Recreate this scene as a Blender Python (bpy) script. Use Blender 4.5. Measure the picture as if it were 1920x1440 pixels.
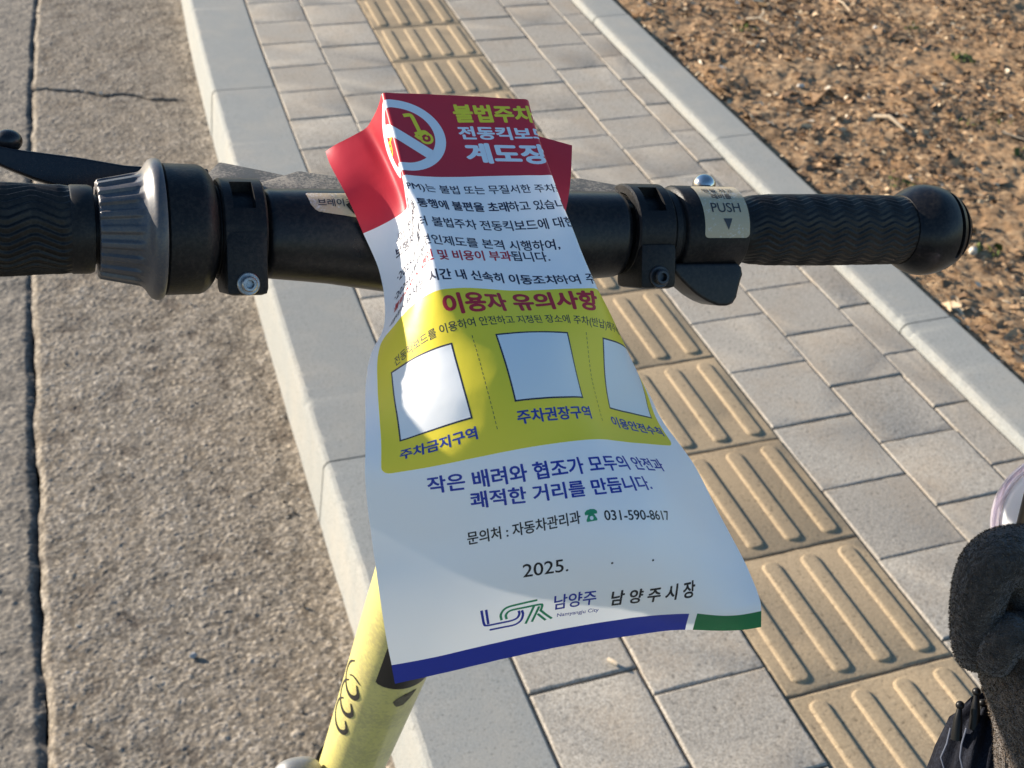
import bpy, bmesh, math, random
import numpy as np
from mathutils import Vector, Matrix, Euler

# ------------------------------------------------------------------ camera, sky, sun, exposure
scene = bpy.context.scene
for o in list(scene.objects):
    bpy.data.objects.remove(o)
col = scene.collection
CAM_LOC = Vector((-0.5557342, -2.10651472, 1.53000661))
CAM_ROT = Euler((math.radians(54.86976734), math.radians(-3.25833211), math.radians(-19.87076422)), 'XYZ')
cd = bpy.data.cameras.new("camera")
cam = bpy.data.objects.new("camera", cd)
col.objects.link(cam)
cam.location = CAM_LOC
cam.rotation_euler = CAM_ROT
cd.sensor_width = 36.0
cd.lens = 45.0
cd.clip_start = 0.02
cd.clip_end = 300.0
cd.dof.use_dof = True
cd.dof.focus_distance = 0.53
cd.dof.aperture_fstop = 30.0
scene.camera = cam

SUN_AZ = math.radians(-45.0)      # from +Y towards +X
SUN_EL = math.radians(18.0)
TO_SUN = Vector((math.sin(SUN_AZ) * math.cos(SUN_EL), math.cos(SUN_AZ) * math.cos(SUN_EL), math.sin(SUN_EL)))
world = bpy.data.worlds.new("World")
scene.world = world
world.use_nodes = True
wn = world.node_tree
sky = wn.nodes.new('ShaderNodeTexSky')
sky.sky_type = 'NISHITA'
sky.sun_disc = False
sky.sun_elevation = SUN_EL
sky.sun_rotation = SUN_AZ
sky.air_density = 1.0
sky.dust_density = 0.4
sky.ozone_density = 2.0
bg = wn.nodes['Background']
hs = wn.nodes.new('ShaderNodeHueSaturation')
hs.inputs['Saturation'].default_value = 1.15
wn.links.new(sky.outputs[0], hs.inputs['Color'])
wn.links.new(hs.outputs[0], bg.inputs[0])
bg.inputs[1].default_value = 0.085
sl = bpy.data.lights.new("sun", 'SUN')
sl.energy = 5.0
sl.angle = math.radians(0.55)
sl.color = (1.0, 0.895, 0.76)
sun = bpy.data.objects.new("sun", sl)
col.objects.link(sun)
sun.rotation_euler = TO_SUN.to_track_quat('Z', 'Y').to_euler()
scene.view_settings.view_transform = 'Standard'
scene.view_settings.look = 'None'
scene.view_settings.gamma = 1.0
scene.view_settings.exposure = 1.28

rng = np.random.default_rng(7)
random.seed(7)

# ------------------------------------------------------------------ helpers
def put(name, me, parent=None, mats=()):
    o = bpy.data.objects.new(name, me)
    col.objects.link(o)
    for m in mats:
        me.materials.append(m)
    if parent is not None:
        o.parent = parent
        root = parent
        mw = Matrix.Identity(4)
        chain = []
        while root is not None:
            chain.append(root)
            root = root.parent
        for r in reversed(chain):
            mw = mw @ r.matrix_parent_inverse @ r.matrix_basis
        o.matrix_parent_inverse = mw.inverted()
    return o

def tag(o, label=None, cat=None, group=None, kind=None):
    for k, v in (("label", label), ("category", cat), ("group", group), ("kind", kind)):
        if v:
            o[k] = v
    return o

def empty(name, loc):
    o = bpy.data.objects.new(name, None)
    col.objects.link(o)
    o.location = loc
    o.empty_display_size = 0.05
    return o

def smooth(me, angle=None):
    me.polygons.foreach_set('use_smooth', [True] * len(me.polygons))
    if angle is not None:
        me.set_sharp_from_angle(angle=math.radians(angle))

def bm_mesh(bm, name, ang=None):
    bmesh.ops.recalc_face_normals(bm, faces=bm.faces[:])
    me = bpy.data.meshes.new(name)
    bm.to_mesh(me)
    bm.free()
    if ang is not None:
        smooth(me, ang)
    return me

def grid_mesh(name, P, closed_u=False, flip=False):
    """P: (nv, nu, 3) array of points -> quad mesh"""
    nv, nu, _ = P.shape
    idx = np.arange(nv * nu).reshape(nv, nu)
    if closed_u:
        idx = np.concatenate([idx, idx[:, :1]], 1)
    a, b, c, d = idx[:-1, :-1].ravel(), idx[:-1, 1:].ravel(), idx[1:, 1:].ravel(), idx[1:, :-1].ravel()
    F = np.stack([a, b, c, d] if not flip else [a, d, c, b], 1)
    me = bpy.data.meshes.new(name)
    me.vertices.add(nv * nu)
    me.vertices.foreach_set('co', P.reshape(-1).astype(np.float32))
    me.loops.add(F.size)
    me.loops.foreach_set('vertex_index', F.reshape(-1).astype(np.int32))
    me.polygons.add(len(F))
    me.polygons.foreach_set('loop_start', np.arange(0, F.size, 4, dtype=np.int32))
    me.update(calc_edges=True)
    me.validate()
    smooth(me)
    return me

# procedural noise in numpy (for real displacement)
def vnoise(x, y, seed):
    r = np.random.default_rng(seed)
    T = r.random((256, 256))
    xi, yi = np.floor(x).astype(int), np.floor(y).astype(int)
    fx, fy = x - xi, y - yi
    fx, fy = fx * fx * (3 - 2 * fx), fy * fy * (3 - 2 * fy)
    g = lambda i, j: T[(xi + i) & 255, (yi + j) & 255]
    return (g(0, 0) * (1 - fx) + g(1, 0) * fx) * (1 - fy) + (g(0, 1) * (1 - fx) + g(1, 1) * fx) * fy

def fbm(x, y, seed, octv=4):
    s, a, t = 0, 1.0, 0
    for k in range(octv):
        s = s + a * vnoise(x * 2 ** k, y * 2 ** k, seed + k)
        t += a
        a *= 0.5
    return s / t

def worley(x, y, seed):
    r = np.random.default_rng(seed)
    JX, JY, H = r.random((256, 256)), r.random((256, 256)), r.random((256, 256))
    xi, yi = np.floor(x).astype(int), np.floor(y).astype(int)
    d1 = np.full(x.shape, 9.0)
    h1 = np.zeros(x.shape)
    for i in (-1, 0, 1):
        for j in (-1, 0, 1):
            cx, cy = xi + i, yi + j
            d = np.hypot(cx + JX[cx & 255, cy & 255] - x, cy + JY[cx & 255, cy & 255] - y)
            m = d < d1
            d1 = np.where(m, d, d1)
            h1 = np.where(m, H[cx & 255, cy & 255], h1)
    return d1, h1

def set_attr(me, name, arr):
    at = me.attributes.new(name, 'FLOAT', 'POINT')
    at.data.foreach_set('value', np.asarray(arr, np.float32).ravel())

# ------------------------------------------------------------------ materials
def mat(name):
    m = bpy.data.materials.new(name)
    m.use_nodes = True
    nt = m.node_tree
    return m, nt, nt.nodes['Principled BSDF']

def N(nt, t, **kw):
    n = nt.nodes.new(t)
    for k, v in kw.items():
        if k.startswith('i_'):
            n.inputs[k[2:].replace('_', ' ')].default_value = v
        else:
            setattr(n, k, v)
    return n

def ramp(nt, fac, stops):
    r = nt.nodes.new('ShaderNodeValToRGB')
    while len(r.color_ramp.elements) < len(stops):
        r.color_ramp.elements.new(0.5)
    for e, (p, c) in zip(r.color_ramp.elements, stops):
        e.position = p
        e.color = tuple(c) + (1,) if len(c) == 3 else c
    nt.links.new(fac, r.inputs[0])
    return r.outputs[0]

def mixc(nt, fac, a, b, mode='MIX'):
    m = nt.nodes.new('ShaderNodeMix')
    m.data_type = 'RGBA'
    m.blend_type = mode
    for inp, v in ((m.inputs[0], fac), (m.inputs[6], a), (m.inputs[7], b)):
        if hasattr(v, 'is_linked'):
            nt.links.new(v, inp)
        elif isinstance(v, (tuple, list)):
            inp.default_value = tuple(v) + (1,) if len(v) == 3 else v
        else:
            inp.default_value = v
    return m.outputs[2]

def noise(nt, scale, detail=4, rough=0.6, vec=None, dist=0.0):
    n = N(nt, 'ShaderNodeTexNoise')
    n.inputs['Scale'].default_value = scale
    n.inputs['Detail'].default_value = detail
    n.inputs['Roughness'].default_value = rough
    n.inputs['Distortion'].default_value = dist
    if vec is None:
        tc = N(nt, 'ShaderNodeTexCoord')
        vec = tc.outputs['Object']
    nt.links.new(vec, n.inputs['Vector'])
    return n.outputs['Fac']

def voro(nt, scale, feature='F1', out='Distance'):
    n = N(nt, 'ShaderNodeTexVoronoi')
    n.feature = feature
    n.inputs['Scale'].default_value = scale
    tc = N(nt, 'ShaderNodeTexCoord')
    nt.links.new(tc.outputs['Object'], n.inputs['Vector'])
    return n.outputs[out]

def bump(nt, bsdf, hts, dist=0.002, strength=1.0):
    prev = None
    for h, s, dd in hts:
        b = N(nt, 'ShaderNodeBump')
        b.inputs['Strength'].default_value = s
        b.inputs['Distance'].default_value = dd
        nt.links.new(h, b.inputs['Height'])
        if prev is not None:
            nt.links.new(prev, b.inputs['Normal'])
        prev = b.outputs[0]
    nt.links.new(prev, bsdf.inputs['Normal'])

def attr(nt, name):
    a = N(nt, 'ShaderNodeAttribute')
    a.attribute_name = name
    return a.outputs['Fac']

def stone_mat(name, c0, c1, tone=True, grain=420.0, bstr=0.6, bd=0.0016, stain=(0.30, 0.22, 0.14), spread=0.16):
    m, nt, b = mat(name)
    n1 = noise(nt, grain, 3, 0.65)
    c = ramp(nt, n1, [(0.30, c0), (0.72, c1)])
    n2 = noise(nt, 6.0, 5, 0.65)
    st = ramp(nt, n2, [(0.45, (0, 0, 0)), (0.75, (0.42, 0.42, 0.42))])
    c = mixc(nt, st, c, stain)
    n4 = noise(nt, grain * 0.33, 2, 0.5)
    sp = ramp(nt, n4, [(0.28, (0.55, 0.55, 0.55)), (0.40, (1, 1, 1)), (0.62, (1, 1, 1)), (0.75, (1.2, 1.2, 1.2))])
    c = mixc(nt, 1.0, c, sp, 'MULTIPLY')
    if tone:
        t = attr(nt, 'tone')
        tr = ramp(nt, t, [(0.0, (1 - spread, 1 - spread * 1.15, 1 - spread * 1.3)), (0.6, (1, 1, 1)), (1.0, (1 + spread * 0.5,) * 3)])
        c = mixc(nt, 1.0, c, tr, 'MULTIPLY')
    nt.links.new(c, b.inputs['Base Color'])
    b.inputs['Roughness'].default_value = 0.9
    b.inputs['Specular IOR Level'].default_value = 0.25
    bump(nt, b, [(n4, bstr, bd), (n1, bstr * 0.7, bd * 0.4)])
    return m

M = {}
M['paver'] = stone_mat('paver_concrete', (0.145, 0.131, 0.108), (0.50, 0.455, 0.388), grain=360, bstr=0.5, bd=0.0013, spread=0.085)
M['tactile'] = stone_mat('tactile_concrete', (0.18, 0.135, 0.083), (0.42, 0.325, 0.21), grain=430, bstr=0.45, bd=0.0012, stain=(0.36, 0.27, 0.16), spread=0.10)
M['granite'] = stone_mat('kerb_granite', (0.165, 0.170, 0.160), (0.335, 0.338, 0.318), grain=700, bstr=0.35, bd=0.0009, stain=(0.36, 0.32, 0.26), spread=0.08)
M['sand'] = stone_mat('joint_sand', (0.20, 0.15, 0.105), (0.36, 0.275, 0.19), tone=False, grain=300, bstr=0.8, bd=0.002)

def gutter_mat():
    m, nt, b = mat('gutter_concrete')
    h = attr(nt, 'cell')
    c = ramp(nt, h, [(0.0, (0.095, 0.080, 0.063)), (0.40, (0.20, 0.174, 0.139)), (0.75, (0.295, 0.258, 0.21)), (0.95, (0.45, 0.40, 0.335)), (1.0, (0.62, 0.55, 0.45))])
    dpt = attr(nt, 'hollow')
    c = mixc(nt, dpt, c, (0.075, 0.06, 0.05))
    n2 = noise(nt, 3.5, 5, 0.7)
    c = mixc(nt, ramp(nt, n2, [(0.4, (0, 0, 0)), (0.75, (0.35, 0.35, 0.35))]), c, (0.235, 0.178, 0.115))
    n3 = noise(nt, 700, 3, 0.65)
    vc_ = voro(nt, 230, 'F1', 'Color')
    sepc = N(nt, 'ShaderNodeSeparateColor')
    nt.links.new(vc_, sepc.inputs[0])
    c = mixc(nt, 0.85, c, ramp(nt, sepc.outputs[0], [(0.0, (0.55, 0.55, 0.56)), (0.5, (0.95, 0.94, 0.93)), (0.88, (1.15, 1.12, 1.08)), (1.0, (1.75, 1.68, 1.58))]), 'MULTIPLY')
    c = mixc(nt, 0.6, c, ramp(nt, n3, [(0.3, (0.6, 0.6, 0.6)), (0.7, (1.3, 1.3, 1.3))]), 'MULTIPLY')
    nt.links.new(c, b.inputs['Base Color'])
    b.inputs['Roughness'].default_value = 0.92
    b.inputs['Specular IOR Level'].default_value = 0.2
    bump(nt, b, [(n3, 0.5, 0.001)])
    return m
M['gutter'] = gutter_mat()

def asphalt_mat():
    m, nt, b = mat('asphalt')
    h = attr(nt, 'cell')
    c = ramp(nt, h, [(0.0, (0.085, 0.073, 0.058)), (0.5, (0.170, 0.148, 0.118)), (0.9, (0.265, 0.23, 0.182)), (1.0, (0.42, 0.365, 0.29))])
    c = mixc(nt, attr(nt, 'hollow'), c, (0.03, 0.028, 0.026))
    n2 = noise(nt, 4.0, 4, 0.6)
    c = mixc(nt, ramp(nt, n2, [(0.4, (0, 0, 0)), (0.75, (0.3, 0.3, 0.3))]), c, (0.24, 0.20, 0.155))
    n3 = noise(nt, 700, 3, 0.65)
    vc_ = voro(nt, 210, 'F1', 'Color')
    sepc = N(nt, 'ShaderNodeSeparateColor')
    nt.links.new(vc_, sepc.inputs[0])
    c = mixc(nt, 0.85, c, ramp(nt, sepc.outputs[0], [(0.0, (0.55, 0.55, 0.56)), (0.5, (0.95, 0.94, 0.93)), (0.88, (1.15, 1.12, 1.08)), (1.0, (1.8, 1.72, 1.6))]), 'MULTIPLY')
    nt.links.new(c, b.inputs['Base Color'])
    b.inputs['Roughness'].default_value = 0.88
    bump(nt, b, [(n3, 0.5, 0.001)])
    return m
M['asphalt'] = asphalt_mat()

def soil_mat():
    m, nt, b = mat('bare_soil')
    n1 = noise(nt, 60, 6, 0.72)
    c = ramp(nt, n1, [(0.28, (0.12, 0.075, 0.042)), (0.45, (0.28, 0.18, 0.10)), (0.60, (0.41, 0.285, 0.168)), (0.78, (0.55, 0.43, 0.29))])
    n2 = noise(nt, 5, 4, 0.6)
    c = mixc(nt, ramp(nt, n2, [(0.4, (0, 0, 0)), (0.7, (0.6, 0.6, 0.6))]), c, (0.27, 0.155, 0.075))
    nt.links.new(c, b.inputs['Base Color'])
    b.inputs['Roughness'].default_value = 0.95
    b.inputs['Specular IOR Level'].default_value = 0.1
    n3 = noise(nt, 240, 4, 0.7)
    bump(nt, b, [(n1, 0.5, 0.006), (n3, 0.6, 0.003)])
    return m
M['soil'] = soil_mat()

def chip_mat(name, stops):
    m, nt, b = mat(name)
    t = attr(nt, 'tone')
    nt.links.new(ramp(nt, t, stops), b.inputs['Base Color'])
    b.inputs['Roughness'].default_value = 0.85
    b.inputs['Specular IOR Level'].default_value = 0.2
    return m
M['chips'] = chip_mat('dead_leaf_bits', [(0.0, (0.06, 0.036, 0.021)), (0.35, (0.20, 0.122, 0.068)), (0.62, (0.37, 0.235, 0.130)), (0.85, (0.56, 0.44, 0.29)), (1.0, (0.72, 0.66, 0.55))])
M['grit'] = chip_mat('grit_stone', [(0.0, (0.06, 0.055, 0.05)), (0.5, (0.22, 0.195, 0.165)), (0.85, (0.42, 0.38, 0.33)), (1.0, (0.62, 0.58, 0.52))])
M['weeds'] = chip_mat('weed_green', [(0.0, (0.05, 0.075, 0.02)), (1.0, (0.20, 0.22, 0.06))])

def simple(name, colr, rough=0.5, metal=0.0, spec=0.5, grain=0.0, gscale=900, dust=None, dscale=30, coat=0.0, dlo=0.46):
    m, nt, b = mat(name)
    b.inputs['Base Color'].default_value = (*colr, 1)
    b.inputs['Roughness'].default_value = rough
    b.inputs['Metallic'].default_value = metal
    b.inputs['Specular IOR Level'].default_value = spec
    b.inputs['Coat Weight'].default_value = coat
    if dust:
        n = noise(nt, dscale, 6, 0.72)
        n2 = noise(nt, dscale * 14, 3, 0.7)
        f = mixc(nt, 0.5, n, n2)
        fac = ramp(nt, f, [(dlo, (0, 0, 0)), (dlo + 0.12, (dust[3],) * 3)])
        c = mixc(nt, fac, colr, dust[:3])
        nt.links.new(c, b.inputs['Base Color'])
        rr = N(nt, 'ShaderNodeMath', operation='MULTIPLY_ADD')
        nt.links.new(n, rr.inputs[0])
        rr.inputs[1].default_value = 0.35
        rr.inputs[2].default_value = rough - 0.15
        nt.links.new(rr.outputs[0], b.inputs['Roughness'])
    if grain:
        bump(nt, b, [(noise(nt, gscale, 2, 0.6), grain, 0.0005)])
    return m
DUST = (0.10, 0.085, 0.068, 0.13)
M['black_plastic'] = simple('black_plastic', (0.0065, 0.0067, 0.0078), 0.42, spec=0.20, grain=0.25, gscale=1600, dust=DUST, dscale=45)
M['satin_black'] = simple('satin_black_paint', (0.0055, 0.0057, 0.0072), 0.30, spec=0.26, grain=0.1, gscale=2500, dust=DUST, dscale=40)
M['dusty_plastic'] = simple('dusty_black_plastic', (0.05, 0.046, 0.042), 0.6, grain=0.3, gscale=1500, dust=(0.25, 0.22, 0.18, 0.75), dscale=55)
M['rubber'] = simple('grip_rubber', (0.0085, 0.0080, 0.0078), 0.44, spec=0.25, dust=(0.10, 0.08, 0.06, 0.15), dscale=60)
M['lever'] = simple('black_lever_paint', (0.0075, 0.0080, 0.0100), 0.25, spec=0.4, dust=DUST, dscale=50)
M['grey_collar'] = simple('grey_collar_plastic', (0.062, 0.061, 0.068), 0.36, spec=0.5, dust=(0.15, 0.12, 0.09, 0.4), dscale=70)
M['steel'] = simple('bolt_steel', (0.42, 0.41, 0.40), 0.38, metal=1.0, dust=(0.15, 0.12, 0.09, 0.6), dscale=200)
M['dark_bolt'] = simple('dark_bolt', (0.035, 0.035, 0.038), 0.36, metal=0.6)
M['chrome'] = simple('bell_chrome', (0.62, 0.61, 0.59), 0.16, metal=1.0, dust=(0.2, 0.17, 0.13, 0.4), dscale=180)
M['yellow_paint'] = simple('yellow_paint', (0.66, 0.585, 0.20), 0.33, grain=0.12, gscale=1400, dust=(0.34, 0.29, 0.16, 0.45), dscale=28, coat=0.2)
M['decal_black'] = simple('black_print', (0.022, 0.02, 0.018), 0.5)
M['scuff'] = simple('scuffed_primer', (0.14, 0.12, 0.075), 0.7, dust=(0.06, 0.05, 0.04, 0.9), dscale=180)
M['silver'] = simple('silver_paint', (0.20, 0.205, 0.21), 0.42, metal=0.35, dust=(0.35, 0.30, 0.24, 0.3), dscale=60)
M['aluminium'] = simple('brushed_metal', (0.5, 0.5, 0.5), 0.4, metal=0.9)
M['tyre'] = simple('tyre_rubber', (0.02, 0.02, 0.02), 0.75, grain=0.4, gscale=300)
M['pebble'] = simple('pale_pebble', (0.56, 0.51, 0.44), 0.8, grain=0.4, gscale=500, dust=(0.35, 0.29, 0.21, 0.6), dscale=90)
M['grey_pebble'] = simple('grey_pebble', (0.36, 0.36, 0.36), 0.8, grain=0.4, gscale=500, dust=(0.25, 0.22, 0.18, 0.6), dscale=90)
M['twig'] = simple('bleached_twig', (0.48, 0.385, 0.27), 0.85, grain=0.4, gscale=400, dust=(0.24, 0.16, 0.09, 0.6), dscale=90)
M['red_leaf'] = simple('red_leaf', (0.42, 0.10, 0.05), 0.7, dust=(0.45, 0.24, 0.12, 0.6), dscale=150)
M['butt'] = simple('cigarette_paper', (0.62, 0.46, 0.28), 0.8, dust=(0.7, 0.66, 0.6, 0.7), dscale=200)
M['umbrella_cloth'] = simple('navy_umbrella_cloth', (0.006, 0.0065, 0.010), 0.85, spec=0.1, grain=0.6, gscale=1800, dust=(0.03, 0.035, 0.05, 0.4), dscale=120)
M['umbrella_tip'] = simple('umbrella_tip_plastic', (0.006, 0.006, 0.0065), 0.4, spec=0.25)
M['thread'] = simple('pale_seam_thread', (0.06, 0.07, 0.10), 0.8)

def fleece_mat():
    m, nt, b = mat('dark_brown_fleece')
    n = noise(nt, 260, 4, 0.7)
    nt.links.new(ramp(nt, n, [(0.3, (0.024, 0.017, 0.012)), (0.7, (0.084, 0.060, 0.042))]), b.inputs['Base Color'])
    b.inputs['Roughness'].default_value = 0.95
    b.inputs['Specular IOR Level'].default_value = 0.1
    b.inputs['Sheen Weight'].default_value = 0.25
    b.inputs['Sheen Roughness'].default_value = 0.6
    bump(nt, b, [(n, 0.9, 0.004)])
    return m
M['fleece'] = fleece_mat()
M['pile'] = chip_mat('fleece_fibres', [(0.0, (0.024, 0.017, 0.012)), (0.6, (0.096, 0.071, 0.050)), (1.0, (0.27, 0.21, 0.15))])

def cup_mat(name, colr, rough, trans):
    m, nt, b = mat(name)
    b.inputs['Base Color'].default_value = (*colr, 1)
    b.inputs['Roughness'].default_value = rough
    b.inputs['Transmission Weight'].default_value = trans
    b.inputs['IOR'].default_value = 1.46
    n = noise(nt, 120, 3, 0.6)
    bump(nt, b, [(n, 0.15, 0.0008)])
    return m
M['clear_plastic'] = cup_mat('clear_plastic', (0.86, 0.80, 0.90), 0.12, 0.75)
M['frosted_plastic'] = cup_mat('frosted_plastic', (0.86, 0.89, 0.90), 0.5, 0.45)

def print_mat(name, colr, rough=0.42):
    """coated paper and the inks on it: a thin sheet that lets a little light through"""
    m, nt, b = mat(name)
    b.inputs['Base Color'].default_value = (*colr, 1)
    b.inputs['Roughness'].default_value = rough
    b.inputs['Specular IOR Level'].default_value = 0.42
    n = noise(nt, 1500, 2, 0.5)
    bump(nt, b, [(n, 0.05, 0.0004), (noise(nt, 26, 1.5, 0.5), 0.32, 0.006), (noise(nt, 95, 2, 0.5), 0.10, 0.0015)])
    tr = N(nt, 'ShaderNodeBsdfTranslucent')
    tr.inputs[0].default_value = (*[min(1, c * 1.0) for c in colr], 1)
    mx = N(nt, 'ShaderNodeMixShader')
    mx.inputs[0].default_value = 0.14
    nt.links.new(b.outputs[0], mx.inputs[1])
    nt.links.new(tr.outputs[0], mx.inputs[2])
    nt.links.new(mx.outputs[0], nt.nodes['Material Output'].inputs['Surface'])
    return m
M['paper'] = print_mat('coated_paper', (0.86, 0.87, 0.88))
M['ink_red'] = print_mat('red_ink', (0.56, 0.032, 0.050))
M['ink_yellow'] = print_mat('yellow_ink', (0.92, 0.735, 0.05))
M['ink_title'] = print_mat('title_yellow_ink', (0.95, 0.78, 0.05))
M['ink_white'] = print_mat('white_print', (0.86, 0.87, 0.88))
M['ink_black'] = print_mat('black_ink', (0.02, 0.02, 0.022))
M['ink_navy'] = print_mat('navy_ink', (0.018, 0.022, 0.055))
M['ink_blue'] = print_mat('blue_ink', (0.022, 0.045, 0.36))
M['ink_green'] = print_mat('green_ink', (0.02, 0.21, 0.075))
M['ink_emblem'] = print_mat('emblem_green_ink', (0.025, 0.30, 0.14))
M['ink_label'] = print_mat('label_blue_ink', (0.035, 0.06, 0.33))
M['label_paper'] = simple('worn_label_paper', (0.44, 0.365, 0.245), 0.5, spec=0.25, dust=(0.62, 0.61, 0.57, 0.9), dscale=60, dlo=0.52)
M['label_ink'] = simple('label_ink', (0.03, 0.03, 0.035), 0.5)
M['label_grey'] = simple('faded_label_ink', (0.30, 0.28, 0.25), 0.6)

# ------------------------------------------------------------------ the ground
def bend(y):
    """the whole footpath follows a slight bend: sideways shift at distance y"""
    u = np.clip(np.asarray(y, float) + 1.5, -1.6, 4.2)
    b = 0.0203733 * u ** 2 - 0.0045547 * u ** 3 + 0.00050688 * u ** 4
    over = np.maximum(np.asarray(y, float) + 1.5 - 4.2, 0)
    return b + over * 0.08
ROAD_Z = -0.150
GUT_X0, GUT_X1 = -0.722, -0.202

# road and gutter: one height field each, dense where the photo sees it
def rough_strip(name, x0, x1, y0, y1, step, mat_, seed, amp, asphalt=False):
    nx, ny = int((x1 - x0) / step) + 1, int((y1 - y0) / step) + 1
    xs, ys = np.linspace(x0, x1, nx), np.linspace(y0, y1, ny)
    Xs, Ys = np.meshgrid(xs, ys)
    wx = (fbm(Xs * 90, Ys * 90, seed + 50, 2) - 0.5) * 0.7
    d1, h1 = worley(Xs / 0.0068 + wx, Ys / 0.0068 + wx, seed)
    d2, h2 = worley(Xs / 0.0165 + wx, Ys / 0.0165 - wx, seed + 3)
    f = fbm(Xs * 22, Ys * 22, seed + 9, 4)
    big = fbm(Xs * 2.2, Ys * 2.2, seed + 20, 3)
    h = amp * (1.0 - np.clip(d1 * 1.35, 0, 1)) * (0.35 + h1)
    h += amp * 0.8 * (1.0 - np.clip(d2 * 1.5, 0, 1)) * (h2 > 0.72)
    h += (f - 0.5) * amp * 2.2 + (big - 0.5) * 0.006
    hollow = np.clip((0.36 - f) * 5.5, 0, 0.9) * np.clip(1.5 * d1, 0, 1)
    if not asphalt:
        # open joint across the gutter and dirt swept up against the kerb
        yj = 1.847 + (Xs + 0.2) * -0.44 + (fbm(Xs * 14, Ys * 0, seed + 31, 3) - 0.5) * 0.05
        k = np.clip(1 - np.abs(Ys - yj) / 0.014, 0, 1) * np.clip((-0.24 - Xs) / 0.05, 0, 1)
        h -= 0.02 * k
        hollow = np.maximum(hollow, np.clip(k * 1.6, 0, 1))
        edge = np.clip(1 - (Xs - x0) / 0.012, 0, 1) * (0.4 + fbm(Xs * 40, Ys * 40, seed + 77, 3))
        h -= edge * 0.010
        h += np.clip((Xs + 0.235) / 0.035, 0, 1) * 0.008 * fbm(Xs * 30, Ys * 30, seed + 44, 3)
    else:
        edge = np.clip(1 - (x1 - Xs) / 0.018, 0, 1) * (0.35 + 1.2 * fbm(Xs * 25, Ys * 25, seed + 77, 3))
        h -= 0.006 + edge * 0.009
        hollow = np.maximum(hollow, np.clip(edge * 1.1, 0, 1))
        for c0, sl_ in ((1.25, 0.35),):
            yj = c0 + sl_ * (Xs + 0.7) + (fbm(Xs * 20, Ys * 0, seed + 61, 3) - 0.5) * 0.08
            k = np.clip(1 - np.abs(Ys - yj) / 0.009, 0, 1) * np.clip((Xs + 0.95) / 0.1, 0, 1)
            h -= 0.010 * k
            hollow = np.maximum(hollow, k)
    wob = (fbm(Ys * 9, Xs * 0 + 3.3, seed + 88, 4) - 0.5) * 0.022 * np.clip(1 - np.minimum(np.abs(Xs - GUT_X0), 0.06) / 0.06, 0, 1)
    P = np.stack([Xs + wob + bend(Ys), Ys, ROAD_Z + h], -1)
    me = grid_mesh(name, P)
    set_attr(me, 'cell', np.clip(h1 * 0.75 + 0.25 * (f - 0.3) * 1.6, 0, 1))
    set_attr(me, 'hollow', hollow)
    return tag(put(name, me, None, (mat_,)), kind='structure')

rough_strip('gutter', GUT_X0, GUT_X1, -1.15, 3.3, 0.0027, M['gutter'], 11, 0.0017)
rough_strip('road', -1.22, GUT_X0, -1.15, 3.3, 0.0035, M['asphalt'], 23, 0.0018, True)

# plain ground far round the dense part (never seen in the photo, but it is there)
bm = bmesh.new()
def quad(bm, pts):
    return bm.faces.new([bm.verts.new(p) for p in pts])
for (x0, x1, y0, y1) in ((-30, 30, -30, -1.12), (-30, 30, 3.27, 30), (-30, -1.2, -1.12, 3.27)):
    quad(bm, [(x0, y0, ROAD_Z - 0.012), (x1, y0, ROAD_Z - 0.012), (x1, y1, ROAD_Z - 0.012), (x0, y1, ROAD_Z - 0.012)])
me = bm_mesh(bm, 'ground')
set_attr(me, 'cell', [0.4] * len(me.vertices))
tag(put('ground', me, None, (M['asphalt'],)), kind='structure')

# bedding sand that shows in the joints
ys = np.linspace(-2.6, 4.2, 70)
P = np.stack([np.stack([np.full_like(ys, x) + bend(ys), ys, np.full_like(ys, z)], -1) for x, z in ((-0.10, -0.006), (0.4, -0.0062), (0.8, -0.006), (1.30, -0.006))], 1)
tag(put('sand_bed', grid_mesh('sand_bed', P), None, (M['sand'],)), kind='structure')

# blocks: chamfered slabs that follow the bend
def block(bm, tl, x0, x1, y0, y1, zt, ch=0.005, dep=0.03, tone=0.5, tilt=0.0, nsub=1, wear=0.0):
    """rows of rings: foot, chamfer foot, top"""
    rings = []
    for ins, z in ((0, zt - dep), (0, zt - ch * 0.8), (ch * 0.35, zt - ch * 0.25), (ch, zt)):
        pts = []
        xa, xb, ya, yb = x0 + ins, x1 - ins, y0 + ins, y1 - ins
        edge = []
        for k in range(nsub):
            edge.append((xa, ya + (yb - ya) * k / nsub))
        for k in range(nsub):
            edge.append((xa + (xb - xa) * k / nsub, yb))
        for k in range(nsub):
            edge.append((xb, yb - (yb - ya) * k / nsub))
        for k in range(nsub):
            edge.append((xb - (xb - xa) * k / nsub, ya))
        for (x, y) in edge:
            jx = jy = 0.0
            if ins > 0 and wear:
                jx, jy = random.gauss(0, wear), random.gauss(0, wear)
            v = bm.verts.new((x + jx + float(bend(y)), y + jy, z + tilt * (x - x0) - abs(jx) * 0.4))
            v[tl] = tone
            pts.append(v)
        rings.append(pts)
    n = len(rings[0])
    for r0, r1 in zip(rings[:-1], rings[1:]):
        for i in range(n):
            bm.faces.new([r0[i], r0[(i + 1) % n], r1[(i + 1) % n], r1[i]])
    bm.faces.new(rings[-1])

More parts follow.
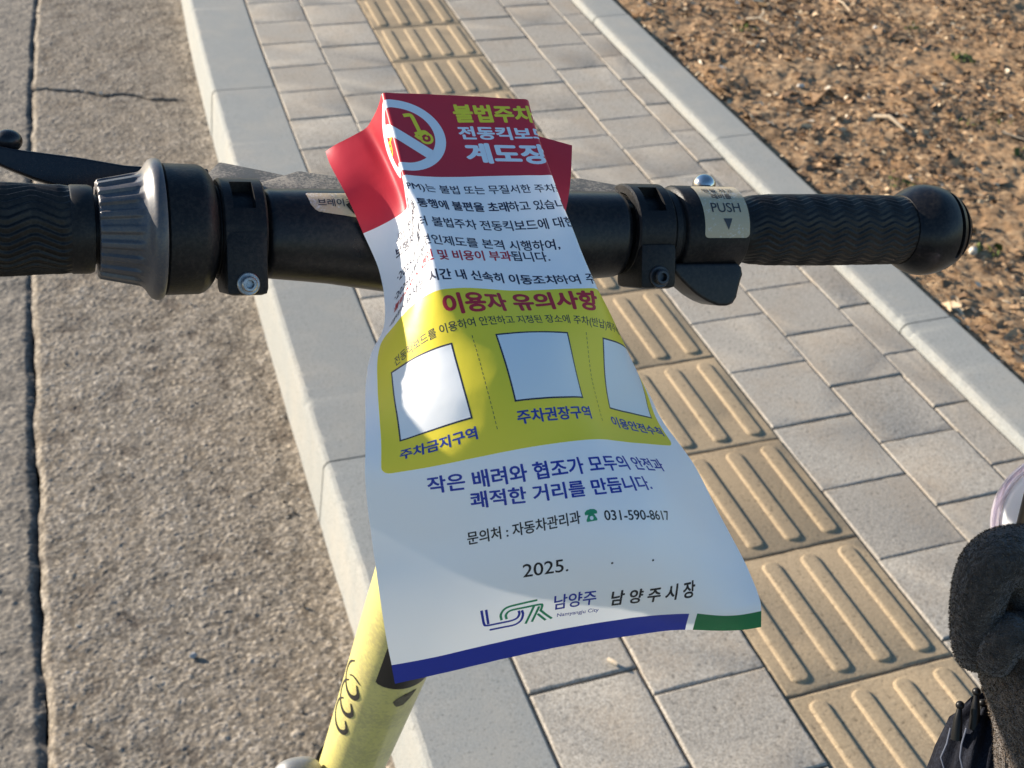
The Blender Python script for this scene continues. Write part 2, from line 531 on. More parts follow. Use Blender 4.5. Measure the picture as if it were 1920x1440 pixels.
GAP = 0.0036
bm = bmesh.new()
tl = bm.verts.layers.float.new('tone')
COLS = [(0.0, 0.187, 2.321, 0.2), (0.187, 0.388, 2.261, 0.2), (0.704, 0.895, 2.026, 0.2), (0.895, 1.077, 1.925, 0.2), (1.077, 1.165, 2.000, 0.2)]
for ci, (x0, x1, y0, st) in enumerate(COLS):
    for k in range(-9, 24):
        yb = y0 - k * st
        if yb < -2.4:
            continue
        tone = random.random() * 0.75 + 0.1
        if ci == 4:
            tone *= 0.55
        j = lambda: random.uniform(-0.0014, 0.0014)
        block(bm, tl, x0 + GAP / 2 + j(), x1 - GAP / 2 + j(), yb - st + GAP / 2 + j(), yb - GAP / 2 + j(), random.uniform(-0.0016, 0.0016), ch=0.0036, tone=tone, tilt=random.uniform(-0.008, 0.008), nsub=9, wear=0.00055)
me = bm_mesh(bm, 'pavement', 16)
tag(put('pavement', me, None, (M['paver'],)), kind='structure')

def bar(bm, tl, xc, y0, y1, w, h, z, tone):
    """raised guide bar with sloping sides and rounded ends"""
    ring = []
    for ins, zz in ((0, z - 0.001), (0.0022, z + h * 0.55), (0.0052, z + h * 0.93), (0.0085, z + h)):
        pts = []
        r = w / 2 - ins
        ya, yb = y0 + w / 2, y1 - w / 2
        for k in range(9):
            t = math.pi + math.pi * k / 8
            pts.append((xc + r * math.cos(t), ya + r * 0.8 * math.sin(t)))
        for k in range(9):
            t = math.pi * k / 8
            pts.append((xc + r * math.cos(t), yb + r * 0.8 * math.sin(t)))
        vs_ = []
        for x, y in pts:
            v = bm.verts.new((x + float(bend(y)), y, zz))
            v[tl] = tone
            vs_.append(v)
        ring.append(vs_)
    n = len(ring[0])
    for r0, r1 in zip(ring[:-1], ring[1:]):
        for i in range(n):
            bm.faces.new([r0[i], r0[(i + 1) % n], r1[(i + 1) % n], r1[i]])
    bm.faces.new(ring[-1])

bm = bmesh.new()
tl = bm.verts.layers.float.new('tone')
for k in range(-6, 16):
    yb = 1.995 - k * 0.3
    if yb < -2.4:
        continue
    tone = random.uniform(0.25, 0.95)
    z = random.uniform(-0.0015, 0.0015)
    block(bm, tl, 0.388 + GAP / 2, 0.704 - GAP / 2, yb - 0.3 + GAP / 2, yb - GAP / 2, z, ch=0.0045, tone=tone, nsub=12, wear=0.00060)
    for xb_ in (-0.1155, -0.0385, 0.0385, 0.1155):
        bar(bm, tl, 0.546 + xb_, yb - 0.286, yb - 0.014, 0.036, 0.0044, z, tone)
me = bm_mesh(bm, 'tactile_paving', 18)
tag(put('tactile_paving', me, None, (M['tactile'],)), kind='structure')

# granite kerb along the road, in stones
def extrude_profile(bm, tl, prof, y0, y1, n, tone, wear=(), sgn=1):
    rows = []
    for k in range(n + 1):
        y = y0 + (y1 - y0) * k / n
        row = []
        for x, z in prof:
            i_ = len(row)
            jx = jz = 0.0
            if wear and 0 < k < n and i_ in wear:
                q_ = float(vnoise(np.array(y * 120.0 + 5 * i_ % 3), np.array(x * 3.0 + 7.7), 71)) - 0.5
                q2_ = float(vnoise(np.array(y * 31.0), np.array(x * 3.0 + 1.7), 72))
                jx = q_ * 0.0026 + max(0.0, q2_ - 0.86) * 0.02
                jz = -abs(q_) * 0.0014 - max(0.0, q2_ - 0.86) * 0.02
            v = bm.verts.new((x + jx * sgn + float(bend(y)), y, z + jz))
            v[tl] = tone
            row.append(v)
        rows.append(row)
    for r0, r1 in zip(rows[:-1], rows[1:]):
        for i in range(len(prof) - 1):
            bm.faces.new([r0[i], r0[i + 1], r1[i + 1], r1[i]])
    bm.faces.new(rows[0])
    bm.faces.new(rows[-1][::-1])

bm = bmesh.new()
tl = bm.verts.layers.float.new('tone')
KY = [-3.4, -2.25, -1.235, -0.238, 0.67, 1.575, 2.5, 3.4, 4.4]
KP = [(-0.002, -0.09), (-0.002, -0.004), (-0.005, -0.001), (-0.170, 0.0011), (-0.178, 0.0012), (-0.1845, -0.0018), (-0.1885, -0.0065), (-0.191, -0.013), (-0.206, -0.19)]
for i in range(len(KY) - 1):
    jx = random.uniform(-0.0015, 0.0015)
    extrude_profile(bm, tl, [(x + jx, z) for x, z in KP], KY[i] + 0.0022, KY[i + 1] - 0.0022, 130, [0.6, 0.5, 0.55, 0.25, 0.7, 0.6, 0.65, 0.5][i], (4, 5, 6))
me = bm_mesh(bm, 'kerb', 20)
tag(put('kerb', me, None, (M['granite'],)), kind='structure')

bm = bmesh.new()
tl = bm.verts.layers.float.new('tone')
EY = [-3.2, -2.17, -1.15, -0.129, 0.89, 1.911, 2.93, 3.95]
EP = [(1.1665, -0.08), (1.1675, 0.0075), (1.1705, 0.0125), (1.1775, 0.0185), (1.185, 0.0205), (1.191, 0.0207), (1.297, 0.0215), (1.301, 0.0185), (1.302, -0.08)]
for i in range(len(EY) - 1):
    jx = random.uniform(-0.002, 0.002)
    extrude_profile(bm, tl, [(x + jx, z) for x, z in EP], EY[i] + 0.002, EY[i + 1] - 0.002, 130, random.uniform(0.45, 0.8), (2, 3, 4))
me = bm_mesh(bm, 'edging', 20)
tag(put('edging', me, None, (M['granite'],)), kind='structure')

# bare soil of the planting bed
def soil_h(X, Y):
    return (fbm(X * 3, Y * 3, 301, 4) - 0.5) * 0.05 + (fbm(X * 28, Y * 28, 305, 4) - 0.5) * 0.017 + 0.004
nx, ny = 430, 610
Xs, Ys = np.meshgrid(np.linspace(1.285, 3.9, nx), np.linspace(-1.2, 3.3, ny))
H = soil_h(Xs, Ys) * np.clip((Xs - 1.285) / 0.10, 0.15, 1)
d1, h1 = worley(Xs / 0.016, Ys / 0.016, 311)
H += 0.0030 * (1 - np.clip(d1 * 1.4, 0, 1)) * (h1 > 0.45)
P = np.stack([Xs + bend(Ys), Ys, H], -1)
tag(put('soil', grid_mesh('soil', P), None, (M['soil'],)), kind='structure')

def ground_z(x, y):
    X, Y = np.asarray(x, float), np.asarray(y, float)
    return soil_h(X, Y) * np.clip((X - 1.285) / 0.10, 0.15, 1)

# leaf litter: thousands of curled scraps, nobody could count them
def litter(name, n, m, size, seed, cluster=False, upright=0.3, x0=1.30, x1=3.6, big=0.0):
    r = np.random.default_rng(seed)
    x = x0 + (x1 - x0) * r.random(n)
    y = -0.95 + 4.1 * r.random(n)
    if cluster:
        cx, cy = x0 + 0.1 + 2.0 * r.random(26), -0.8 + 3.3 * r.random(26)
        k = r.integers(0, 26, n)
        x, y = cx[k] + r.normal(0, 0.022, n), cy[k] + r.normal(0, 0.022, n)
    else:
        keep = fbm(x * 4.5, y * 4.5, seed + 70, 3) + 0.25 * r.random(n) > 0.52
        x, y = x[keep], y[keep]
        n = len(x)
    x = np.maximum(x, x0)
    z = ground_z(x, y) + 0.002 + 0.006 * r.random(n)
    L = size * np.exp(r.normal(0, 0.45, n)) * np.where(r.random(n) < big, 1.9, 1.0)
    W = L * r.uniform(0.22, 0.75, n)
    yaw, pit, rol = r.random(n) * 6.283, r.normal(0, upright, n), r.normal(0, 0.5, n)
    curl = r.uniform(-0.35, 0.45, n)
    loc = np.array([[-1, -0.5, 0.0], [-0.2, -1, 1], [1, -0.35, 0.2], [0.85, 0.45, 0.1], [-0.1, 1, 1.0], [-0.9, 0.55, 0.1]])
    p = loc[None] * np.stack([L / 2, W / 2, curl * W], -1)[:, None]
    p = p + r.normal(0, 0.06, p.shape) * L[:, None, None]
    def rot(p, a, i, j):
        c, s = np.cos(a)[:, None], np.sin(a)[:, None]
        q = p.copy()
        q[..., i] = c * p[..., i] - s * p[..., j]
        q[..., j] = s * p[..., i] + c * p[..., j]
        return q
    p = rot(rot(rot(p, rol, 1, 2), pit, 2, 0), yaw, 0, 1)
    p[..., 0] += (x + bend(y))[:, None]
    p[..., 1] += y[:, None]
    p[..., 2] += z[:, None]
    base = np.arange(n)[:, None] * 6
    F = np.concatenate([base + np.array([[0, 1, 4, 5]]), base + np.array([[1, 2, 3, 4]])], 1).reshape(-1, 4)
    me = bpy.data.meshes.new(name)
    me.vertices.add(n * 6)
    me.vertices.foreach_set('co', p.reshape(-1).astype(np.float32))
    me.loops.add(F.size)
    me.loops.foreach_set('vertex_index', F.reshape(-1).astype(np.int32))
    me.polygons.add(len(F))
    me.polygons.foreach_set('loop_start', np.arange(0, F.size, 4, dtype=np.int32))
    me.update(calc_edges=True)
    set_attr(me, 'tone', np.repeat(np.clip(r.beta(1.7, 2.2, n), 0, 1), 6))
    return tag(put(name, me, None, (m,)), kind='stuff')
o = litter('leaf_litter', 46000, M['chips'], 0.0105, 5, big=0.22)
tag(o, 'brown scraps of dead leaves and bark scattered over the bare soil', 'leaf litter')
o = litter('grass', 700, M['weeds'], 0.012, 9, cluster=True, upright=0.9)
tag(o, 'sparse green blades of weeds sprouting through the soil', 'grass')

# grit washed into the gutter and caught along the kerb
r_ = np.random.default_rng(77)
ng = 1500
gx = np.where(r_.random(ng) < 0.45, GUT_X1 - 0.010 - r_.exponential(0.035, ng), GUT_X0 + 0.5 * r_.random(ng))
gy = -1.0 + 4.0 * r_.random(ng)
gs = 0.0013 * np.exp(r_.normal(0, 0.5, ng))
oct_ = np.array([[1, 0, 0], [-1, 0, 0], [0, 1, 0], [0, -1, 0], [0, 0, 1], [0, 0, -1]], float)
of_ = np.array([[0, 2, 4], [2, 1, 4], [1, 3, 4], [3, 0, 4], [2, 0, 5], [1, 2, 5], [3, 1, 5], [0, 3, 5]])
gv_ = oct_[None] * gs[:, None, None] * r_.uniform(0.6, 1.3, (ng, 6, 1)) + np.stack([gx + bend(gy), gy, ROAD_Z + 0.0022 + gs * 0.4], -1)[:, None]
me = bpy.data.meshes.new('grit')
me.from_pydata(gv_.reshape(-1, 3).tolist(), [], (np.arange(ng)[:, None, None] * 6 + of_[None]).reshape(-1, 3).tolist())
set_attr(me, 'tone', np.repeat(r_.random(ng), 6))
tag(put('grit', me, None, (M['grit'],)), 'loose pale and dark grit scattered over the gutter', 'grit', kind='stuff')

# single things lying about
def rock(bm, c, r, sq=(1, 1, 1), seed=0, sub=3, amp=0.35):
    g = bmesh.ops.create_icosphere(bm, subdivisions=sub, radius=1.0)
    rr = np.random.default_rng(seed)
    dirs = rr.normal(size=(9, 3))
    dirs /= np.linalg.norm(dirs, axis=1)[:, None]
    lim = rr.uniform(0.62, 0.95, 9)
    for v in g['verts']:
        d = np.array(v.co)
        k = 1.0
        for dd, l in zip(dirs, lim):
            t = d @ dd
            if t > l:
                k = min(k, l / t)
        k *= 1 + amp * 0.12 * math.sin(5 * d[0] + 3 * d[1] + seed)
        v.co = Vector((c[0] + r * sq[0] * d[0] * k, c[1] + r * sq[1] * d[1] * k, c[2] + r * sq[2] * d[2] * k))

def stone(x, y, z, r, m, label, seed, sq=(1, 0.8, 0.7), group=None):
    bm = bmesh.new()
    rock(bm, (0, 0, 0), r, sq, seed)
    o = put('pebble', bm_mesh(bm, 'pebble', 50), None, (m,))
    o.location = (x, y, z + r * sq[2] * 0.55)
    o.rotation_euler = (0, 0, seed * 1.3)
    return tag(o, label, 'pebble', group)
stone(1.579, 0.128, 0.012, 0.0125, M['pebble'], 'rounded pale pebble on the soil just beyond the end of the right handlebar grip', 3, (1, 0.85, 0.95))
stone(-0.462, -0.515, ROAD_Z + 0.003, 0.0075, M['grey_pebble'], 'small grey pebble lying alone in the middle of the gutter', 5)
for (px_, py_, r, lab, sd) in ((2.48, 2.10, 0.013, 'cream pebble on the soil in the upper right corner', 7),
                              (2.26, 1.62, 0.011, 'white angular pebble on the soil below the cream corner pebble', 8),
                              (1.71, 1.20, 0.011, 'pale flat wood chip shaped pebble on soil close to the edging', 12)):
    stone(px_, py_, float(ground_z(px_ - float(bend(py_)), py_)) + 0.004, r, M['pebble'], lab, sd, (1.2, 0.75, 0.6))

def twig(pts, r, label, fork=None):
    bm = bmesh.new()
    tube(bm, pts, [r * (1 - 0.45 * i / (len(pts) - 1)) for i in range(len(pts))], 7)
    if fork:
        tube(bm, fork, [r * 0.8, r * 0.6, r * 0.3], 6)
    return tag(put('dry_twig', bm_mesh(bm, 'dry_twig', 60), None, (M['twig'],)), label, 'twig')

def tube(bm, pts, rad, n=12, cap=True, up=None):
    pts = [Vector(p) for p in pts]
    rings = []
    prev = None
    for i, p in enumerate(pts):
        t = (pts[min(i + 1, len(pts) - 1)] - pts[max(i - 1, 0)]).normalized()
        if prev is None:
            a = Vector((0, 0, 1)) if abs(t.z) < 0.9 else Vector((1, 0, 0))
            if up is not None:
                a = up
            s = t.cross(a).normalized()
        else:
            s = (prev - t * prev.dot(t)).normalized()
        prev = s
        b = t.cross(s)
        r = rad[i] if hasattr(rad, '__len__') else rad
        rings.append([bm.verts.new(p + (s * math.cos(2 * math.pi * k / n) + b * math.sin(2 * math.pi * k / n)) * r) for k in range(n)])
    for r0, r1 in zip(rings[:-1], rings[1:]):
        for k in range(n):
            bm.faces.new([r0[k], r0[(k + 1) % n], r1[(k + 1) % n], r1[k]])
    if cap:
        bm.faces.new(rings[0][::-1])
        bm.faces.new(rings[-1])
    return rings

def on_soil(x, y, dz=0.006):
    return (x, y, float(ground_z(x - float(bend(y)), y)) + dz)
twig([on_soil(1.84, 1.80, 0.012), on_soil(1.87, 1.765, 0.020), on_soil(1.895, 1.725, 0.010)], 0.0055, 'forked bleached twig on the soil near the top of the edging', [on_soil(1.87, 1.765, 0.02), on_soil(1.905, 1.80, 0.03), on_soil(1.92, 1.83, 0.035)])
twig([on_soil(1.80, 0.92, 0.010), on_soil(1.825, 0.88, 0.022), on_soil(1.835, 0.84, 0.018), on_soil(1.85, 0.80, 0.008)], 0.007, 'curled pale dry stalk on the soil above the right grip')
twig([on_soil(2.14, 0.74, 0.010), on_soil(2.17, 0.705, 0.012), on_soil(2.20, 0.67, 0.010)], 0.0042, 'straight thin pale stick on soil at the right edge')
twig([on_soil(2.30, 1.95, 0.012), on_soil(2.29, 1.88, 0.016), on_soil(2.27, 1.80, 0.010)], 0.0040, 'long thin brown stalk on soil at the upper right')

bm = bmesh.new()
tube(bm, [(-0.012, 0, 0), (-0.004, 0, 0.0008), (0.006, 0, 0)], [0.0035, 0.0038, 0.0034], 10)
o = tag(put('cigarette_butt', bm_mesh(bm, 'cigarette_butt', 50), None, (M['butt'],)), 'short tan cigarette butt lying on a paving block below the leaflet', 'cigarette butt')
o.location = (0.156, -0.858, 0.0055)
o.rotation_euler = (0, 0, 2.2)

bm = bmesh.new()
for k in range(5):
    an = -0.9 + 0.45 * k
    L = 0.020 + 0.006 * (k == 2)
    d, s = Vector((math.cos(an), math.sin(an), 0.25)), Vector((-math.sin(an), math.cos(an), 0.0))
    z = Vector((0, 0, 0.004))
    q = [Vector((0, 0, 0)), d * L * 0.55 + s * L * 0.22 + z, d * L, d * L * 0.5 - s * L * 0.2 + z * 0.4]
    bm.faces.new([bm.verts.new(p) for p in q])
tube(bm, [(0, 0, 0), (-0.008, 0.001, 0.003), (-0.018, 0.003, 0.006)], 0.0009, 6)
o = tag(put('dead_leaf', bm_mesh(bm, 'dead_leaf'), None, (M['red_leaf'],)), 'small withered red leaf in the gutter beside the yellow stem', 'leaf')
o.location = (-0.252, -0.735, ROAD_Z + 0.012)
o.rotation_euler = (0.2, 0.1, 2.4)

# ------------------------------------------------------------------ the scooter
# local frame of the handlebar: a along the bar, U "upwards" and V "towards the rider", both square to the bar
O = Vector((-0.3988069, -1.64215587, 1.26564568))
a = Vector((0.99215778, -0.00843154, -0.12470707)).normalized()
Yl = Vector((0.00849788, 0.99996389, 0.0))
Zl = a.cross(Yl).normalized()
U = 0.463 * Yl + 0.886 * Zl
V = -0.886 * Yl + 0.463 * Zl
def LB(x, u, v):
    return O + a * x + U * u + V * v
def LZ(x, y, z):
    return O + a * x + Yl * y + Zl * z

scooter = empty('kick_scooter', (-0.52, -1.45, ROAD_Z))
tag(scooter, 'yellow electric kick scooter with black handlebar standing at the kerb', 'scooter')

def lathe(bm, prof, n=64, mod=None, u0=0.0, v0=0.0, cap=True):
    rings = []
    for x, r in prof:
        ring = []
        for k in range(n):
            t = 2 * math.pi * k / n
            rr = r if mod is None else mod(x, t, r)
            ring.append(bm.verts.new(LB(x, u0 + rr * math.sin(t), v0 + rr * math.cos(t))))
        rings.append(ring)
    for r0, r1 in zip(rings[:-1], rings[1:]):
        for k in range(n):
            bm.faces.new([r0[k], r0[(k + 1) % n], r1[(k + 1) % n], r1[k]])
    if cap:
        bm.faces.new(rings[0][::-1])
        bm.faces.new(rings[-1])

def prism(bm, poly, f, h0, h1, bev=0.001, seg=2):
    """polygon (2D) extruded between h0 and h1 through the frame function f(p, q, h), edges rounded"""
    b2 = bmesh.new()
    lo = [b2.verts.new((p, q, h0)) for p, q in poly]
    hi = [b2.verts.new((p, q, h1)) for p, q in poly]
    n = len(poly)
    b2.faces.new(lo[::-1])
    b2.faces.new(hi)
    for i in range(n):
        b2.faces.new([lo[i], lo[(i + 1) % n], hi[(i + 1) % n], hi[i]])
    bmesh.ops.recalc_face_normals(b2, faces=b2.faces[:])
    if bev:
        bmesh.ops.bevel(b2, geom=b2.edges[:] , offset=bev, segments=seg, profile=0.6, affect='EDGES', clamp_overlap=True)
    mp = {}
    for v in b2.verts:
        mp[v] = bm.verts.new(f(*v.co))
    for fc in b2.faces:
        try:
            bm.faces.new([mp[v] for v in fc.verts])
        except ValueError:
            pass
    b2.free()

def box_uv(bm, x0, x1, u0, u1, v0, v1, bev=0.001):
    prism(bm, [(x0, u0), (x1, u0), (x1, u1), (x0, u1)], LB, v0, v1, bev)

def arcpts(c, r, t0, t1, n):
    return [(c[0] + r * math.cos(t0 + (t1 - t0) * k / n), c[1] + r * math.sin(t0 + (t1 - t0) * k / n)) for k in range(n + 1)]

def interp(x, xs, ys_):
    return float(np.interp(x, xs, ys_))

# --- central bar housing: a loft whose section swells downwards in the middle
HX = [-0.0830, -0.0822, -0.0805, -0.066, -0.055, -0.032, -0.010, 0.020, 0.045, 0.062, 0.0755, 0.0775, 0.0782]
HUP = [0.0145, 0.0158, 0.0166, 0.0168, 0.0168, 0.0170, 0.0172, 0.0172, 0.0172, 0.0172, 0.0172, 0.0166, 0.0155]
HDN = [0.0180, 0.0192, 0.0200, 0.0214, 0.0226, 0.0262, 0.0285, 0.0275, 0.0240, 0.0224, 0.0214, 0.0206, 0.0195]
HV = [0.0165, 0.0178, 0.0186, 0.0190, 0.0192, 0.0200, 0.0205, 0.0205, 0.0200, 0.0195, 0.0192, 0.0185, 0.0175]
def housing(x, t, off=0.0):
    s, c = math.sin(t), math.cos(t)
    ex = 2 / 2.25
    ru = interp(x, HX, HUP) if s > 0 else interp(x, HX, HDN)
    rv = interp(x, HX, HV)
    return LB(x, math.copysign(abs(s) ** ex, s) * (ru + off), math.copysign(abs(c) ** ex, c) * (rv + off) - 0.001)
xs_h = sorted(set(HX) | set(np.round(np.linspace(-0.08, 0.075, 24), 4)))
P = np.array([[housing(x, 2 * math.pi * k / 72) for k in range(72)] for x in xs_h])
bar_o = put('handlebar', grid_mesh('handlebar', P, closed_u=True, flip=True), scooter, (M['satin_black'],))
smooth(bar_o.data, 50)
bm = bmesh.new()
tube(bm, [LB(-0.255, 0, 0), LB(0.25, 0, 0)], 0.0135, 32)
put('bar_tube', bm_mesh(bm, 'bar_tube', 40), scooter, (M['black_plastic'],))

# top cover plates behind the bar
bm = bmesh.new()
prism(bm, [(-0.084, 0.0130), (-0.0635, 0.0262), (-0.048, 0.0212), (0.058, 0.0222), (0.066, 0.0238), (0.083, 0.0170), (0.100, 0.0158), (0.100, 0.002), (0.084, -0.004), (-0.084, -0.004)], LZ, 0.0050, 0.0145, 0.0013)
put('top_cover', bm_mesh(bm, 'top_cover', 35), scooter, (M['dusty_plastic'],))
bm = bmesh.new()
prism(bm, [(-0.1075, 0.016), (-0.0945, 0.0395), (-0.074, 0.0300), (-0.060, 0.0225), (-0.060, 0.004), (-0.1035, 0.004)], LZ, 0.003, 0.0118, 0.0013)
put('lever_mount', bm_mesh(bm, 'lever_mount', 35), scooter, (M['dusty_plastic'],))

# --- grips
def tri(x):
    x = x - math.floor(x)
    return 4 * abs(x - 0.5) - 1
def grip(name, x0, x1, prof, pitch, wl, amp, h, fade):
    nt_, nx_ = 300, 190
    Pg = np.zeros((nx_, nt_, 3))
    px_, pr_ = [p[0] for p in prof], [p[1] for p in prof]
    nr = round(2 * math.pi * 0.0165 / pitch)
    for i, x in enumerate(np.linspace(x0, x1, nx_)):
        r = interp(x, px_, pr_)
        k = np.clip(min(x - x0, x1 - x) / fade, 0, 1)
        z = tri(x / wl)
        z = math.copysign(min(1.0, abs(z) * 1.25), z)
        t = 2 * np.pi * np.arange(nt_) / nt_
        ph = (t * nr / (2 * np.pi) + z * amp) % 1.0
        saw = np.where(ph < 0.72, ph / 0.72, (1 - ph) / 0.28)
        rr = r + h * k * (saw - 0.5)
        u_, v_ = rr * np.sin(t), rr * np.cos(t)
        Pg[i] = np.array(LB(x, 0, 0))[None] + u_[:, None] * np.array(U)[None] + v_[:, None] * np.array(V)[None]
    return put(name, grid_mesh(name, Pg, closed_u=True, flip=True), scooter, (M['rubber'],))
g = grip('grip', 0.1405, 0.2375, [(0.1405, 0.0146), (0.150, 0.0160), (0.158, 0.0166), (0.19, 0.0170), (0.225, 0.0168), (0.2375, 0.0166)], 0.0030, 0.0142, 0.42, 0.00075, 0.008)
bm = bmesh.new()
lathe(bm, [(0.1375, 0.0135), (0.1378, 0.0150), (0.1408, 0.0152), (0.1412, 0.0140)], 48)
put('grip_collar', bm_mesh(bm, 'grip_collar', 40), scooter, (M['rubber'],))
# rounded bar end with three slots
bm = bmesh.new()
def capmod(x, t, r):
    d = 0.0
    for xs_ in (0.2585, 0.2640, 0.2688):
        w = max(0.0, 1 - abs(x - xs_) / 0.0014)
        tt = (t + math.radians(40)) % (2 * math.pi)
        on = 1.0 if (tt % math.radians(120)) < math.radians(98) else 0.0
        d = max(d, w * on)
    return r - 0.0030 * min(1.0, 1.5 * d)
prof = [(0.2350, 0.0150), (0.2352, 0.0172)]
for k in range(130):
    x = 0.2362 + (0.2745 - 0.2362) * k / 129
    if x < 0.2490:
        q = (x - 0.2362) / (0.2490 - 0.2362)
        r = 0.0178 + 0.0049 * math.sin(q * math.pi / 2)
    else:
        q = (x - 0.2490) / (0.2758 - 0.2490)
        r = 0.0227 * max(0.0, 1 - q ** 2.0) ** 0.52
    prof.append((x, max(r, 0.0008)))
lathe(bm, prof, 96, capmod)
put('end_cap', bm_mesh(bm, 'end_cap', 42), scooter, (M['satin_black'],))

g2 = grip('grip', -0.2520, -0.1562, [(-0.252, 0.0172), (-0.225, 0.0178), (-0.195, 0.0178), (-0.178, 0.0174), (-0.166, 0.0168), (-0.1562, 0.0167)], 0.0031, 0.0200, 0.55, 0.0010, 0.004)
bm = bmesh.new()
lathe(bm, [(-0.1572, 0.0150), (-0.1568, 0.0168), (-0.1562, 0.0172), (-0.1500, 0.0172), (-0.1484, 0.0166), (-0.1480, 0.0140)], 64)
put('grip_collar', bm_mesh(bm, 'grip_collar', 40), scooter, (M['rubber'],))
bm = bmesh.new()
prof = [(-0.2515, 0.0150), (-0.2520, 0.0182)]
for k in range(24):
    q = k / 23
    prof.append((-0.2528 - 0.038 * q, max(0.0008, 0.0235 * max(0.0, 1 - abs(2 * q - 0.75) ** 2.6 / 2.2) if q < 0.95 else 0.004)))
lathe(bm, prof, 48)
put('end_cap', bm_mesh(bm, 'end_cap', 42), scooter, (M['satin_black'],))

# --- grey ribbed twist collar and the drum beside it
bm = bmesh.new()
def ribmod(x, t, r):
    if x > -0.1312:
        return r
    k = min(1.0, (-0.1312 - x) / 0.0016)
    ph = (t * 21 / (2 * math.pi)) % 1.0
    g = 1.0 if 0.30 < ph < 0.70 else (0.0 if (ph < 0.18 or ph > 0.82) else (ph - 0.18) / 0.12 if ph <= 0.30 else (0.82 - ph) / 0.12)
    return r - 0.00115 * g * k
prof = [(-0.1468, 0.0150), (-0.1468, 0.0186), (-0.1464, 0.0192)]
for k in range(14):
    q = k / 13
    prof.append((-0.1460 + q * 0.0150, 0.01935 + 0.0030 * q))
prof += [(-0.1300, 0.0230), (-0.1290, 0.0242), (-0.1280, 0.0259), (-0.1270, 0.0272), (-0.1256, 0.02785), (-0.1240, 0.0279), (-0.1230, 0.0274), (-0.1228, 0.0262), (-0.1228, 0.0150)]
lathe(bm, prof, 312, ribmod)
put('twist_collar', bm_mesh(bm, 'twist_collar', 45), scooter, (M['grey_collar'],))
bm = bmesh.new()
lathe(bm, [(-0.1226, 0.0150), (-0.1226, 0.0252), (-0.1218, 0.0260), (-0.1090, 0.0258), (-0.1070, 0.0252), (-0.1050, 0.0236), (-0.1034, 0.0214), (-0.1026, 0.0190), (-0.1018, 0.0178), (-0.0990, 0.0176), (-0.0988, 0.0140)], 80)
put('brake_drum', bm_mesh(bm, 'brake_drum', 40), scooter, (M['black_plastic'],))

# --- clamps
def clamp(x0, x1, R, lug_u0, lug_u1, bolt_u, bolt_m, bolt_r):
    bm = bmesh.new()
    pts = []
    xs_ = [(x0, R - 0.004), (x0, R - 0.0008), (x0 + 0.0008, R)]
    xs_ += [(x1 - 0.0008, R), (x1, R - 0.0008), (x1, R - 0.004)]
    w0, w1 = x0 + (x1 - x0) * 0.24, x1 - (x1 - x0) * 0.26
    # the window of the hinge: the middle third of the band is left out between two angles
    n = 120
    def ring(x, r):
        return [bm.verts.new(LB(x, r * math.sin(2 * math.pi * k / n), r * math.cos(2 * math.pi * k / n))) for k in range(n)]
    prof = xs_[:3] + [(w0, R), (w1, R)] + xs_[3:]
    rings = [ring(*p) for p in prof]
    ka, kb = int(n * 24 / 360), int(n * 68 / 360)
    for j, (r0, r1) in enumerate(zip(rings[:-1], rings[1:])):
        for k in range(n):
            if j == 3 and ka <= k < kb:
                continue
            bm.faces.new([r0[k], r0[(k + 1) % n], r1[(k + 1) % n], r1[k]])
    d = 0.0045
    lo0 = [bm.verts.new(LB(w0, (R - d) * math.sin(2 * math.pi * k / n), (R - d) * math.cos(2 * math.pi * k / n))) for k in range(ka, kb + 1)]
    lo1 = [bm.verts.new(LB(w1, (R - d) * math.sin(2 * math.pi * k / n), (R - d) * math.cos(2 * math.pi * k / n))) for k in range(ka, kb + 1)]
    up0, up1 = rings[3][ka:kb + 1], rings[4][ka:kb + 1]
    for i in range(kb - ka):
        bm.faces.new([lo0[i], lo0[i + 1], lo1[i + 1], lo1[i]])
        bm.faces.new([up0[i], up0[i + 1], lo0[i + 1], lo0[i]])
        bm.faces.new([up1[i], lo1[i], lo1[i + 1], up1[i + 1]])
    bm.faces.new([up0[0], lo0[0], lo1[0], up1[0]])
    bm.faces.new([up0[-1], up1[-1], lo1[-1], lo0[-1]])
    bmesh.ops.recalc_face_normals(bm, faces=bm.faces[:])
    # lug with the bolt
    box_uv(bm, x0 + 0.0003, x1 - 0.0003, lug_u0, lug_u1, -0.004, R + 0.0003, 0.0028)
    c = put('bar_clamp', bm_mesh(bm, 'bar_clamp', 40), scooter, (M['black_plastic'],))
    bm = bmesh.new()
    xm = (x0 + x1) / 2
    rings = []
    for v, r in ((R - 0.0005, bolt_r * 1.45), (R + 0.0009, bolt_r * 1.45), (R + 0.0013, bolt_r * 1.35), (R + 0.0013, bolt_r), (R + 0.0036, bolt_r), (R + 0.0042, bolt_r * 0.85), (R + 0.0042, bolt_r * 0.55)):
        rings.append([bm.verts.new(LB(xm + r * math.cos(2 * math.pi * k / 36), bolt_u + r * math.sin(2 * math.pi * k / 36), v)) for k in range(36)])
    rings.append([bm.verts.new(LB(xm + bolt_r * (0.50 + 0.10 * math.cos(k * math.pi / 3)) * math.cos(2 * math.pi * k / 36), bolt_u + bolt_r * (0.50 + 0.10 * math.cos(k * math.pi / 3)) * math.sin(2 * math.pi * k / 36), R + 0.0022)) for k in range(36)])
    for r0, r1 in zip(rings[:-1], rings[1:]):
        for k in range(36):
            bm.faces.new([r0[k], r0[(k + 1) % 36], r1[(k + 1) % 36], r1[k]])
    bm.faces.new(rings[-1])
    put('bolt', bm_mesh(bm, 'bolt', 35), c, (bolt_m,))
    return c
clamp(-0.1012, -0.0838, 0.0206, -0.0258, 0.0010, -0.0212, M['steel'], 0.0031)
bm = bmesh.new()
